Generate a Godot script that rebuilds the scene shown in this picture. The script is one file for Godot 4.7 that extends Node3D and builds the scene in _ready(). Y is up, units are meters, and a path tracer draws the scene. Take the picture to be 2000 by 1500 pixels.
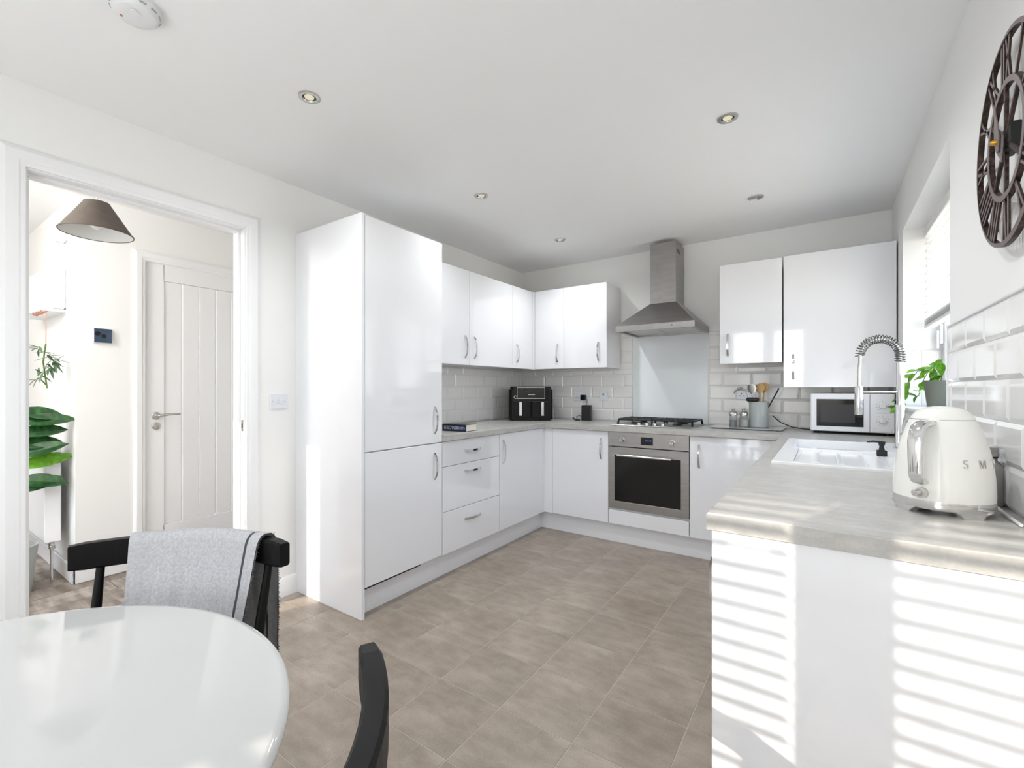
extends Node3D
# Kitchen with white gloss units, seen from the dining end. x runs along the oven wall, z towards the garden doors, y is up.

const W := 2.92          # right wall
const H := 2.4           # ceiling
const ZF := 5.0          # garden wall
const T := 0.912         # worktop surface
const SKY := 2.0         # daylight from the bright sky
const GROUND := 2.5
const SUN := 1.5
const SPOTS := 0.6       # each recessed ceiling spotlight
const PENDANT := 0.75     # hall ceiling lamp
const GLOBE := 0.3       # floor lamps behind the camera
const GLOBE_2 := 0.32
const EXPOSURE := 1.24
var M := {}
var taken := {}
var cache := {}
var rng := RandomNumberGenerator.new()

# ---------------------------------------------------------------- geometry helpers
func mb() -> SurfaceTool:
	var st := SurfaceTool.new()
	st.begin(Mesh.PRIMITIVE_TRIANGLES)
	return st

func tri(st, a, b, c, na, nb, nc):
	var fl = (b - a).cross(c - a)
	if fl.dot(na + nb + nc) > 0.0:
		var t = b; b = c; c = t
		t = nb; nb = nc; nc = t
	st.set_normal(na); st.add_vertex(a)
	st.set_normal(nb); st.add_vertex(b)
	st.set_normal(nc); st.add_vertex(c)

func ftri(st, a, b, c, hint):
	var n = (b - a).cross(c - a).normalized()
	if n.dot(hint) < 0.0: n = -n
	tri(st, a, b, c, n, n, n)

func quad(st, a, b, c, d, hint):
	ftri(st, a, b, c, hint)
	ftri(st, a, c, d, hint)

func cbox(st, c: Vector3, s: Vector3, b := 0.0, xf := Transform3D()):
	var h = s * 0.5
	b = minf(b, minf(h.x, minf(h.y, h.z)) * 0.9)
	var bs = xf.basis
	for i in 3:
		var j = (i + 1) % 3
		var k = (i + 2) % 3
		for si in [-1.0, 1.0]:
			var p = []
			for q in [[-1, -1], [1, -1], [1, 1], [-1, 1]]:
				var v = Vector3()
				v[i] = si * h[i]; v[j] = q[0] * (h[j] - b); v[k] = q[1] * (h[k] - b)
				p.append(xf * (c + v))
			var n = Vector3(); n[i] = si
			quad(st, p[0], p[1], p[2], p[3], bs * n)
			if b > 0.0:
				for sj in [-1.0, 1.0]:
					var e = []
					for q in [[0, -1], [0, 1], [1, 1], [1, -1]]:
						var v = Vector3()
						v[i] = si * (h[i] - (b if q[0] == 1 else 0.0))
						v[j] = sj * (h[j] - (0.0 if q[0] == 1 else b))
						v[k] = q[1] * (h[k] - b)
						e.append(xf * (c + v))
					var n2 = Vector3(); n2[i] = si; n2[j] = sj
					quad(st, e[0], e[1], e[2], e[3], bs * n2)
	if b > 0.0:
		for sx in [-1.0, 1.0]:
			for sy in [-1.0, 1.0]:
				for sz in [-1.0, 1.0]:
					var a1 = Vector3(sx * h.x, sy * (h.y - b), sz * (h.z - b))
					var a2 = Vector3(sx * (h.x - b), sy * h.y, sz * (h.z - b))
					var a3 = Vector3(sx * (h.x - b), sy * (h.y - b), sz * h.z)
					ftri(st, xf * (c + a1), xf * (c + a2), xf * (c + a3), bs * Vector3(sx, sy, sz))

func mm(st, a: Vector3, z: Vector3, b := 0.0):      # box from corner to corner
	cbox(st, (a + z) * 0.5, (z - a).abs(), b)

func lathe(st, prof: Array, n := 32, xf := Transform3D(), smooth := true):
	var m = prof.size()
	var sn = []
	for i in m - 1:
		var d = prof[i + 1] - prof[i]
		sn.append(Vector2(d.y, -d.x).normalized())
	for i in m - 1:
		if prof[i].distance_to(prof[i + 1]) < 1e-6: continue
		var n0 = sn[i]
		var n1 = sn[i]
		if smooth and i > 0 and sn[i - 1].dot(sn[i]) > 0.75: n0 = (sn[i - 1] + sn[i]).normalized()
		if smooth and i < m - 2 and sn[i + 1].dot(sn[i]) > 0.75: n1 = (sn[i + 1] + sn[i]).normalized()
		for k in n:
			var a0 = TAU * k / n
			var a1 = TAU * (k + 1) / n
			var d0 = Vector3(cos(a0), 0, sin(a0))
			var d1 = Vector3(cos(a1), 0, sin(a1))
			var p00 = xf * (d0 * prof[i].x + Vector3(0, prof[i].y, 0))
			var p01 = xf * (d1 * prof[i].x + Vector3(0, prof[i].y, 0))
			var p10 = xf * (d0 * prof[i + 1].x + Vector3(0, prof[i + 1].y, 0))
			var p11 = xf * (d1 * prof[i + 1].x + Vector3(0, prof[i + 1].y, 0))
			var m00 = xf.basis * (d0 * n0.x + Vector3(0, n0.y, 0))
			var m01 = xf.basis * (d1 * n0.x + Vector3(0, n0.y, 0))
			var m10 = xf.basis * (d0 * n1.x + Vector3(0, n1.y, 0))
			var m11 = xf.basis * (d1 * n1.x + Vector3(0, n1.y, 0))
			if prof[i].x > 1e-6: tri(st, p00, p01, p11, m00, m01, m11)
			if prof[i + 1].x > 1e-6: tri(st, p00, p11, p10, m00, m11, m10)

func extrude(st, poly: PackedVector2Array, depth: float, xf := Transform3D()):   # outline in local xy, from z 0 to depth
	var n = poly.size()
	var area = 0.0
	for i in n:
		var p = poly[i]
		var q = poly[(i + 1) % n]
		area += p.x * q.y - q.x * p.y
	var sg = 1.0 if area > 0.0 else -1.0
	var en = []
	for i in n:
		var d = (poly[(i + 1) % n] - poly[i]).normalized()
		en.append(Vector2(d.y, -d.x) * sg)
	for i in n:
		var p = poly[i]
		var q = poly[(i + 1) % n]
		var n0 = en[i]
		var n1 = en[i]
		if en[(i + n - 1) % n].dot(en[i]) > 0.8: n0 = (en[(i + n - 1) % n] + en[i]).normalized()
		if en[(i + 1) % n].dot(en[i]) > 0.8: n1 = (en[(i + 1) % n] + en[i]).normalized()
		var a = xf * Vector3(p.x, p.y, 0)
		var b = xf * Vector3(q.x, q.y, 0)
		var c = xf * Vector3(q.x, q.y, depth)
		var e = xf * Vector3(p.x, p.y, depth)
		var m0 = xf.basis * Vector3(n0.x, n0.y, 0)
		var m1 = xf.basis * Vector3(n1.x, n1.y, 0)
		tri(st, a, b, c, m0, m1, m1)
		tri(st, a, c, e, m0, m1, m0)
	var ix = Geometry2D.triangulate_polygon(poly)
	for i in range(0, ix.size(), 3):
		for zz in [0.0, depth]:
			var hint = xf.basis * Vector3(0, 0, 1.0 if zz == depth else -1.0)
			if depth < 0: hint = -hint
			ftri(st, xf * Vector3(poly[ix[i]].x, poly[ix[i]].y, zz), xf * Vector3(poly[ix[i + 1]].x, poly[ix[i + 1]].y, zz), xf * Vector3(poly[ix[i + 2]].x, poly[ix[i + 2]].y, zz), hint)

func sweep(st, pts: Array, ra: Array, n := 10, side := Vector3.ZERO, flat := 1.0, caps := true, power := 1.0):
	# tube through pts with radius ra (one or per point); with side given the section is wide along side and flat times as thick across
	var rings = []
	var m = pts.size()
	var up = Vector3.ZERO
	for i in m:
		var t = (pts[mini(i + 1, m - 1)] - pts[maxi(i - 1, 0)]).normalized()
		var r = ra[mini(i, ra.size() - 1)]
		var u: Vector3
		if side != Vector3.ZERO:
			u = (side - t * side.dot(t)).normalized()
		else:
			if up == Vector3.ZERO: up = Vector3(0, 1, 0) if absf(t.y) < 0.9 else Vector3(1, 0, 0)
			u = (up - t * up.dot(t)).normalized()
			up = u
		var v = t.cross(u).normalized()
		var ring = []
		for k in n:
			var a = TAU * (k + 0.5) / n
			var cx = signf(cos(a)) * pow(absf(cos(a)), power)
			var cy = signf(sin(a)) * pow(absf(sin(a)), power)
			var nn = (u * cos(a) * flat + v * sin(a)).normalized()
			ring.append([pts[i] + u * cx * r + v * cy * r * flat, nn])
		rings.append(ring)
	for i in m - 1:
		for k in n:
			var k2 = (k + 1) % n
			var a = rings[i][k]; var b = rings[i][k2]; var c = rings[i + 1][k2]; var d = rings[i + 1][k]
			tri(st, a[0], b[0], c[0], a[1], b[1], c[1])
			tri(st, a[0], c[0], d[0], a[1], c[1], d[1])
	if caps:
		for e in [0, m - 1]:
			var hint = (pts[0] - pts[1]) if e == 0 else (pts[m - 1] - pts[m - 2])
			for k in n: ftri(st, pts[e], rings[e][k][0], rings[e][(k + 1) % n][0], hint)

func arc(c: Vector3, u: Vector3, v: Vector3, r: float, a0: float, a1: float, n: int) -> Array:
	var out = []
	for i in n + 1:
		var a = lerpf(a0, a1, float(i) / n)
		out.append(c + (u * cos(a) + v * sin(a)) * r)
	return out

func rrect(w: float, h: float, r: float, n := 4) -> PackedVector2Array:
	var p := PackedVector2Array()
	for q in [[1, 1, 0.0], [-1, 1, PI / 2], [-1, -1, PI], [1, -1, PI * 1.5]]:
		for i in n + 1:
			var a = q[2] + PI / 2 * i / n
			p.append(Vector2(q[0] * (w / 2 - r) + cos(a) * r, q[1] * (h / 2 - r) + sin(a) * r))
	return p

func tf(pos: Vector3, x := Vector3(1, 0, 0), y := Vector3(0, 1, 0), z := Vector3(0, 0, 1)) -> Transform3D:
	return Transform3D(Basis(x, y, z), pos)

func circle2(r: float, n := 24) -> PackedVector2Array:
	var p := PackedVector2Array()
	for i in n: p.append(Vector2(cos(TAU * i / n), sin(TAU * i / n)) * r)
	return p

# ---------------------------------------------------------------- scene helpers
func numbered(called: String) -> String:
	if not taken.has(called):
		taken[called] = 0
		return called
	taken[called] += 1
	return "%s_%03d" % [called, taken[called]]

func tag(o, label := "", category := "", group := "", kind := ""):
	if label: o.set_meta("label", label)
	if category: o.set_meta("category", category)
	if group: o.set_meta("group", group)
	if kind: o.set_meta("kind", kind)
	return o

func thing(called, label, category, at := Vector3.ZERO, turn := 0.0, group := ""):
	var o := Node3D.new()
	o.name = numbered(called)
	add_child(o)
	o.position = at
	o.rotation.y = turn
	return tag(o, label, category, group)

func part(parent, called, st, mat):
	var o := MeshInstance3D.new()
	o.name = called
	o.mesh = st.commit() if st is SurfaceTool else st
	o.material_override = mat
	parent.add_child(o, true)
	return o

func single(called, st, mat, label, category, group := ""):
	var o := MeshInstance3D.new()
	o.name = numbered(called)
	o.mesh = st.commit()
	o.material_override = mat
	add_child(o)
	return tag(o, label, category, group)

func struct(called, st, mat):
	var o := MeshInstance3D.new()
	o.name = called
	o.mesh = st.commit()
	o.material_override = mat
	add_child(o)
	o.set_meta("kind", "structure")
	return o

func letters(parent, called, text, size, depth, xf: Transform3D, mat, face := "Droid Sans"):
	var t := TextMesh.new()
	t.text = text
	var f := SystemFont.new()
	f.font_names = PackedStringArray([face])
	t.font = f
	t.font_size = 32
	t.pixel_size = size / 32.0
	t.depth = depth
	t.curve_step = 2.0
	var o := MeshInstance3D.new()
	o.name = called
	o.mesh = t
	o.material_override = mat
	o.transform = xf
	parent.add_child(o, true)
	return o

# ---------------------------------------------------------------- materials
func mat(c: Color, rough := 0.5, metal := 0.0) -> StandardMaterial3D:
	var m := StandardMaterial3D.new()
	m.albedo_color = c
	m.roughness = rough
	m.metallic = metal
	return m

func noise_tex(size: int, c0: Color, c1: Color, layers: Array, stretch := Vector2.ONE, contrast := 1.0) -> ImageTexture:
	# layers: [frequency, weight, seed]; stretch squeezes a layer's samples so that streaks run along x
	var f := []
	for l in layers:
		var n := FastNoiseLite.new()
		n.seed = l[2]
		n.frequency = l[0]
		n.fractal_octaves = 4
		var im = n.get_seamless_image(size, size, false, false, 0.15, true)
		f.append([im, l[1], l[3] if l.size() > 3 else false])
	var img := Image.create(size, size, false, Image.FORMAT_RGB8)
	for y in size:
		for x in size:
			var v = 0.0
			for k in f:
				var sx = x
				var sy = y
				if k[2]:
					sx = int(x * stretch.x) % size
					sy = int(y * stretch.y) % size
				v += (k[0].get_pixel(sx, sy).r - 0.5) * k[1]
			img.set_pixel(x, y, c0.lerp(c1, clampf(0.5 + v * contrast, 0.0, 1.0)))
	img.generate_mipmaps()
	return ImageTexture.create_from_image(img)

func textured(tex, scale: Vector3, rough := 0.5, world := true, offset := Vector3.ZERO) -> StandardMaterial3D:
	var m := mat(Color.WHITE, rough)
	m.albedo_texture = tex
	m.uv1_triplanar = true
	m.uv1_world_triplanar = world
	m.uv1_scale = scale
	m.uv1_offset = offset
	return m

func make_materials():
	M.wall = mat(Color(0.957, 0.955, 0.946), 0.75)
	M.ceiling = mat(Color(0.968, 0.968, 0.965), 0.85)
	M.trim = mat(Color(0.955, 0.955, 0.957), 0.35)
	M.gloss = mat(Color(0.932, 0.934, 0.944), 0.06)
	M.gloss.metallic_specular = 0.8
	M.gloss.clearcoat_enabled = true
	M.gloss.clearcoat = 0.6
	M.gloss.clearcoat_roughness = 0.03
	M.carcass = mat(Color(0.9, 0.9, 0.905), 0.4)
	M.tile = mat(Color(0.935, 0.93, 0.92), 0.08)
	M.grout = mat(Color(0.94, 0.935, 0.925), 0.9)
	M.chrome = mat(Color(0.86, 0.86, 0.86), 0.12, 1.0)
	M.spring = mat(Color(0.42, 0.42, 0.42), 0.2, 1.0)
	M.satin = mat(Color(0.78, 0.77, 0.75), 0.3, 1.0)
	M.dark = mat(Color(0.05, 0.05, 0.055), 0.5)
	M.black_gloss = mat(Color(0.03, 0.03, 0.035), 0.12)
	M.iron = mat(Color(0.05, 0.055, 0.065), 0.45)
	M.white_plastic = mat(Color(0.91, 0.91, 0.915), 0.3)
	M.socket = mat(Color(0.9, 0.905, 0.93), 0.3)
	M.glass = mat(Color(0.95, 0.98, 0.98, 0.06), 0.02)
	M.glass.transparency = BaseMaterial3D.TRANSPARENCY_ALPHA
	M.splash = mat(Color(0.905, 0.925, 0.93), 0.05)
	M.brass = mat(Color(0.8, 0.62, 0.25), 0.25, 1.0)
	M.copper = mat(Color(0.85, 0.6, 0.5), 0.3, 1.0)
	M.sink = mat(Color(0.93, 0.93, 0.93), 0.18)
	M.cord = mat(Color(0.9, 0.9, 0.89), 0.8)
	M.blind = mat(Color(0.93, 0.93, 0.925), 0.4)
	M.blind.backlight_enabled = true
	M.blind.backlight = Color(0.2, 0.2, 0.197)
	M.blind_thin = mat(Color(0.94, 0.94, 0.935), 0.4)
	M.blind_thin.backlight_enabled = true
	M.blind_thin.backlight = Color(0.95, 0.95, 0.94)
	M.table = mat(Color(0.80, 0.80, 0.795), 0.07)
	M.soil = mat(Color(0.16, 0.11, 0.07), 0.95)
	# brushed steel
	var steel = noise_tex(256, Color(0.615, 0.605, 0.595), Color(0.675, 0.665, 0.655), [[0.02, 0.4, 3], [0.05, 0.9, 4, true]], Vector2(0.06, 1.0))
	M.steel = textured(steel, Vector3(2, 2, 2), 0.34)
	M.steel.metallic = 1.0
	# grey laminate with fine streaks along x
	var lam = noise_tex(512, Color(0.645, 0.635, 0.615), Color(0.79, 0.78, 0.765), [[0.008, 0.55, 11], [0.03, 0.45, 12], [0.035, 0.6, 13, true], [0.15, 0.45, 14]], Vector2(0.2, 1.0), 0.7)
	M.worktop = textured(lam, Vector3(1.5, 2.2, 2.2), 0.3)
	# vinyl floor squares
	var fl = noise_tex(512, Color(0.535, 0.487, 0.44), Color(0.69, 0.64, 0.592), [[0.005, 0.75, 21], [0.016, 0.5, 22], [0.03, 0.6, 23, true], [0.15, 0.45, 24]], Vector2(0.3, 1.0), 0.8)
	M.floor = []
	for i in 8:
		var f = textured(fl, Vector3(1.15, 1.15, 1.15), 0.36, false, Vector3(0.137 * i, 0.31 * i, 0.223 * i))
		var g = 0.955 + 0.045 * fposmod(i * 0.618, 1.0)
		f.albedo_color = Color(g, g, g * 0.995)
		M.floor.append(f)
	M.floor_joint = mat(Color(0.72, 0.68, 0.63), 0.7)
	# hall planks
	M.plank = []
	var pk = noise_tex(512, Color(0.46, 0.41, 0.37), Color(0.72, 0.68, 0.64), [[0.01, 0.6, 31], [0.02, 1.5, 32, true]], Vector2(0.12, 1.0))
	for i in 5:
		var p = textured(pk, Vector3(1.2, 1.2, 1.2), 0.4, false, Vector3(0.2 * i, 0.13 * i, 0.37 * i))
		p.albedo_color = Color(1, 1, 1).lerp(Color(0.86, 0.84, 0.82), i / 4.0)
		M.plank.append(p)
	# black paint with tiny chips
	M.chair = mat(Color(0.045, 0.045, 0.048), 0.42)
	M.chair.metallic_specular = 0.28
	M.chip = mat(Color(0.75, 0.74, 0.72), 0.7)
	# woven grey wool
	var wv := Image.create(256, 256, false, Image.FORMAT_RGB8)
	var nz := FastNoiseLite.new()
	nz.seed = 5
	nz.frequency = 0.05
	for y in 256:
		for x in 256:
			var twill = 0.5 + 0.5 * sin((x + y) * TAU / 8.0) * sin((x - y * 0.5) * TAU / 16.0)
			var v = 0.62 + 0.13 * twill + 0.1 * nz.get_noise_2d(x, y) + 0.05 * rng.randf()
			wv.set_pixel(x, y, Color(v, v, v * 1.01))
	wv.generate_mipmaps()
	M.wool = textured(ImageTexture.create_from_image(wv), Vector3(9, 9, 9), 0.95, false)
	M.wool_dark = mat(Color(0.27, 0.27, 0.29), 0.95)
	# shade fabric
	var sh = noise_tex(128, Color(0.33, 0.3, 0.275), Color(0.43, 0.395, 0.365), [[0.02, 0.5, 41], [0.2, 1.0, 42]])
	M.shade = textured(sh, Vector3(6, 6, 6), 0.9)
	M.bulb = mat(Color(0.92, 0.92, 0.91), 0.3)
	M.shade_in = mat(Color(0.88, 0.88, 0.87), 0.8)
	# clock metal: dark bronze with worn patches
	var cl = noise_tex(256, Color(0.11, 0.085, 0.075), Color(0.38, 0.30, 0.27), [[0.03, 1.4, 51], [0.12, 0.9, 52]], Vector2.ONE, 0.9)
	M.bronze = textured(cl, Vector3(5, 5, 5), 0.5)
	M.bronze.metallic = 0.6
	M.clock_face = mat(Color(0.50, 0.455, 0.45), 0.5, 0.3)
	# foliage
	var lf = noise_tex(128, Color(0.25, 0.5, 0.08), Color(0.52, 0.74, 0.18), [[0.03, 1.4, 61]])
	M.leaf = textured(lf, Vector3(7, 7, 7), 0.4)
	var ld = noise_tex(128, Color(0.06, 0.2, 0.09), Color(0.22, 0.42, 0.2), [[0.02, 0.8, 62], [0.05, 1.3, 63, true]], Vector2(1, 0.2))
	M.leaf_dark = textured(ld, Vector3(5, 5, 5), 0.35)
	M.leaf_sage = mat(Color(0.36, 0.47, 0.34), 0.6)
	M.stem = mat(Color(0.35, 0.45, 0.18), 0.6)
	M.pot_olive = mat(Color(0.42, 0.44, 0.39), 0.6)
	M.pot_grey = mat(Color(0.66, 0.68, 0.67), 0.3)
	M.cream = mat(Color(0.925, 0.92, 0.9), 0.09)
	M.jar = mat(Color(0.62, 0.61, 0.6), 0.15)
	M.navy = mat(Color(0.09, 0.11, 0.22), 0.45)
	M.paper = mat(Color(0.88, 0.86, 0.8), 0.9)
	M.book_top = mat(Color(0.3, 0.3, 0.26), 0.4)
	M.print = mat(Color(0.75, 0.76, 0.82), 0.6)
	M.print_blue = mat(Color(0.25, 0.36, 0.62), 0.6)
	M.air = mat(Color(0.045, 0.045, 0.052), 0.34)
	M.air.metallic_specular = 0.35
	M.panel_grey = mat(Color(0.16, 0.16, 0.165), 0.25)
	M.wood = mat(Color(0.74, 0.61, 0.43), 0.7)
	M.salt = mat(Color(0.9, 0.89, 0.84), 0.8)
	M.pepper = mat(Color(0.36, 0.34, 0.32), 0.8)
	M.clear = mat(Color(0.55, 0.58, 0.57, 0.45), 0.04)
	M.clear.transparency = BaseMaterial3D.TRANSPARENCY_ALPHA
	M.tray = mat(Color(0.62, 0.63, 0.63), 0.06)
	M.led = mat(Color(0.85, 0.83, 0.72), 0.3)
	M.led.emission_enabled = true
	M.led.emission = Color(1.0, 0.96, 0.85)
	M.led.emission_energy_multiplier = 0.25
	M.globe = mat(Color(0.95, 0.95, 0.94), 0.3)
	M.globe.emission_enabled = true
	M.globe.emission = Color(1.0, 0.98, 0.95)
	M.globe.emission_energy_multiplier = 1.2
	M.digits = mat(Color(0.3, 0.45, 0.8), 0.4)
	M.digits.emission_enabled = true
	M.digits.emission = Color(0.35, 0.5, 1.0)
	M.digits.emission_energy_multiplier = 0.15
	M.screen = mat(Color(0.2, 0.27, 0.36), 0.08)
	M.render = mat(Color(0.75, 0.7, 0.64), 0.9)
	M.stone = mat(Color(0.84, 0.82, 0.79), 0.9)

# ---------------------------------------------------------------- setting
func _ready():
	rng.seed = 7
	# camera: level lens, shifted a little, as measured from the photograph (2000 x 1500, focal 897 px)
	var cam := Camera3D.new()
	cam.projection = Camera3D.PROJECTION_FRUSTUM
	cam.near = 0.05
	cam.far = 100.0
	cam.size = 1500.0 / 897.4 * 0.05
	cam.frustum_offset = Vector2((1000.0 - 972.5) / 897.4, (760.1 - 750.0) / 897.4) * 0.05
	cam.position = Vector3(2.5587, 1.1982, 4.0279)
	cam.rotation.y = 0.6192
	add_child(cam)
	cam.current = true
	# daylight
	var env := Environment.new()
	env.background_mode = Environment.BG_SKY
	var sm := ProceduralSkyMaterial.new()
	sm.sky_top_color = Color(0.80, 0.88, 1.0)
	sm.sky_horizon_color = Color(1.0, 1.0, 1.0)
	sm.sky_curve = 0.2
	sm.ground_bottom_color = Color(0.74, 0.72, 0.68)
	sm.ground_horizon_color = Color(0.85, 0.84, 0.82)
	sm.sky_energy_multiplier = SKY
	sm.ground_energy_multiplier = GROUND
	sm.sun_angle_max = 1.0
	var sky := Sky.new()
	sky.sky_material = sm
	env.sky = sky
	env.tonemap_mode = Environment.TONE_MAPPER_LINEAR
	env.tonemap_exposure = EXPOSURE
	env.sdfgi_enabled = true
	env.ssao_enabled = true
	env.ssil_enabled = true
	var we := WorldEnvironment.new()
	we.environment = env
	add_child(we)
	var sun := DirectionalLight3D.new()
	sun.name = "sun"
	sun.light_color = Color(1.0, 0.96, 0.9)
	sun.light_energy = SUN
	sun.light_angular_distance = 0.42
	sun.shadow_enabled = true
	add_child(sun)
	sun.look_at_from_position(Vector3.ZERO, Vector3(0.35, -0.491, -1.0))
	make_materials()
	build_shell()
	build_tiles()
	build_windows()
	build_units()
	build_worktop()
	build_appliances()
	build_sink()
	build_counter_things()
	build_fixtures()
	build_dining()
	build_hall()

func build_shell():
	# floor: joint bed and 300 mm squares
	var st = mb()
	mm(st, Vector3(-0.01, -0.12, 0), Vector3(W + 0.2, -0.0012, ZF))
	var fl = struct("floor", st, M.floor_joint)
	var sq = mb()
	cbox(sq, Vector3.ZERO, Vector3(0.2975, 0.004, 0.2975), 0.001)
	var mesh = sq.commit()
	var i = 0
	for a in 10:
		for b in 17:
			var cx = 0.06 + 0.3 * a - 0.15 + 0.3
			var cz = 0.215 + 0.3 * b - 0.15 + 0.0
			var x0 = clampf(cx - 0.14875, 0, W); var x1 = clampf(cx + 0.14875, 0, W)
			var z0 = clampf(cz - 0.14875, 0, ZF); var z1 = clampf(cz + 0.14875, 0, ZF)
			if x1 - x0 < 0.02 or z1 - z0 < 0.02: continue
			var o := MeshInstance3D.new()
			o.name = "floor_tile"
			o.mesh = mesh
			o.material_override = M.floor[(a * 5 + b * 3 + (a * b) % 7) % 8]
			o.position = Vector3((x0 + x1) / 2, -0.002, (z0 + z1) / 2)
			o.scale = Vector3((x1 - x0) / 0.2975, 1, (z1 - z0) / 0.2975)
			fl.add_child(o, true)
			i += 1
	st = mb()
	mm(st, Vector3(-0.12, H, -0.2), Vector3(W + 0.25, H + 0.15, ZF + 0.2))
	struct("ceiling", st, M.ceiling)
	st = mb()
	mm(st, Vector3(-0.12, -0.12, -0.2), Vector3(W + 0.25, H, 0))
	struct("wall_back", st, M.wall)
	st = mb()                                        # with the doorway to the hall
	mm(st, Vector3(-0.12, 0, 0), Vector3(0, H, 2.785))
	mm(st, Vector3(-0.12, 0, 3.645), Vector3(0, H, ZF))
	mm(st, Vector3(-0.12, 2.08, 2.785), Vector3(0, H, 3.645))
	struct("wall_left", st, M.wall)
	st = mb()                                        # with the window above the sink
	mm(st, Vector3(W, 0, -0.0), Vector3(W + 0.25, H, 0.539))
	mm(st, Vector3(W, 0, 1.76), Vector3(W + 0.25, H, ZF))
	mm(st, Vector3(W, 0, 0.539), Vector3(W + 0.25, 1.085, 1.76))
	mm(st, Vector3(W, 2.107, 0.539), Vector3(W + 0.25, H, 1.76))
	struct("wall_right", st, M.wall)
	st = mb()                                        # with the garden doors
	mm(st, Vector3(-0.12, 0, ZF), Vector3(1.2, H, ZF + 0.2))
	mm(st, Vector3(2.42, 0, ZF), Vector3(W + 0.25, H, ZF + 0.2))
	mm(st, Vector3(1.2, 2.19, ZF), Vector3(2.42, H, ZF + 0.2))
	struct("wall_front", st, M.wall)
	st = mb()
	extrude(st, PackedVector2Array([Vector2(0, 0), Vector2(0.016, 0), Vector2(0.016, 0.085), Vector2(0.012, 0.1), Vector2(0.006, 0.108), Vector2(0, 0.11)]), 2.715 - 2.504, tf(Vector3(0, 0, 2.504)))
	extrude(st, PackedVector2Array([Vector2(0, 0), Vector2(0.016, 0), Vector2(0.016, 0.085), Vector2(0.012, 0.1), Vector2(0.006, 0.108), Vector2(0, 0.11)]), ZF - 3.715, tf(Vector3(0, 0, 3.715)))
	struct("baseboard_left", st, M.trim)
	st = mb()
	mm(st, Vector3(W - 0.016, 0, 2.9), Vector3(W, 0.11, ZF), 0.004)
	struct("baseboard_right", st, M.trim)
	st = mb()
	mm(st, Vector3(0, 0, ZF - 0.016), Vector3(1.12, 0.11, ZF), 0.004)
	mm(st, Vector3(2.5, 0, ZF - 0.016), Vector3(W, 0.11, ZF), 0.004)
	struct("baseboard_front", st, M.trim)
	# door lining and stops, then the moulded architrave
	st = mb()
	for s in [[2.785, 2.80], [3.63, 3.645]]: mm(st, Vector3(-0.125, 0, s[0]), Vector3(0.0, 2.08, s[1]))
	mm(st, Vector3(-0.125, 2.065, 2.80), Vector3(0.0, 2.08, 3.63))
	mm(st, Vector3(-0.085, 0, 2.80), Vector3(-0.045, 2.053, 2.812), 0.001)
	mm(st, Vector3(-0.085, 0, 3.618), Vector3(-0.045, 2.053, 3.63), 0.001)
	mm(st, Vector3(-0.085, 2.053, 2.80), Vector3(-0.045, 2.065, 3.63), 0.001)
	struct("trim_1", st, M.trim)
	architrave("trim_2", 0.0, 1.0, 2.794, 3.636, 2.071, 0.072)
	architrave("trim_3", -0.12, -1.0, 2.794, 3.636, 2.071, 0.072)
	var strike = thing("strike_plate", "small steel strike plate on the kitchen doorway jamb", "strike plate", Vector3(-0.022, 1.0, 2.8))
	st = mb(); cbox(st, Vector3(0, 0, 0.001), Vector3(0.024, 0.062, 0.002), 0.0005); part(strike, "plate", st, M.satin)
	st = mb(); cbox(st, Vector3(0, 0, 0.0022), Vector3(0.012, 0.024, 0.001)); part(strike, "latch_hole", st, M.dark)

func architrave(called, x, s, z0, z1, top, w):     # moulded casing round a doorway in a wall facing x
	var st = mb()
	var prof = [Vector2(0, 0), Vector2(0.011, 0), Vector2(0.013, 0.006), Vector2(0.013, 0.014), Vector2(0.017, 0.02), Vector2(0.018, 0.035), Vector2(0.018, w - 0.016), Vector2(0.012, w - 0.006), Vector2(0.008, w), Vector2(0, w)]
	for i in prof.size() - 1:
		var p = prof[i]; var q = prof[i + 1]
		var hint = Vector3((q.y - p.y + 0.001) * s, 0, 0)
		# far leg, head, near leg with mitred corners
		for leg in 3:
			var P = []
			for v in [p, q]:
				var path = [Vector3(x + v.x * s, 0, z0 - v.y), Vector3(x + v.x * s, top + v.y, z0 - v.y), Vector3(x + v.x * s, top + v.y, z1 + v.y), Vector3(x + v.x * s, 0, z1 + v.y)]
				P.append(path[leg]); P.append(path[leg + 1])
			var d = Vector3(s, 0, 0)
			if absf(q.x - p.x) > absf(q.y - p.y):
				var outw = 1.0 if q.x < p.x else -1.0
				d = [Vector3(0, 0, -1), Vector3(0, 1, 0), Vector3(0, 0, 1)][leg] * outw
			quad(st, P[0], P[1], P[3], P[2], d)
	return struct(called, st, M.trim)

func tile_mesh(w: float, h: float):
	var key = "%d_%d" % [roundi(w * 1000), roundi(h * 1000)]
	if not cache.has(key):
		var st = mb()
		var a = w / 2; var b = h / 2
		var i = minf(0.011, minf(a, b) * 0.45)
		var L = []
		for q in [[a, b, 0.0], [a, b, 0.003], [a - i, b - i, 0.0075]]:
			L.append([Vector3(-q[0], -q[1], q[2]), Vector3(q[0], -q[1], q[2]), Vector3(q[0], q[1], q[2]), Vector3(-q[0], q[1], q[2])])
		for l in 2:
			for k in 4:
				var out = (L[0][k] + L[0][(k + 1) % 4]).normalized()
				quad(st, L[l][k], L[l][(k + 1) % 4], L[l + 1][(k + 1) % 4], L[l + 1][k], out + Vector3(0, 0, 0.01))
		quad(st, L[2][0], L[2][1], L[2][2], L[2][3], Vector3(0, 0, 1))
		cache[key] = st.commit()
	return cache[key]

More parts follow.
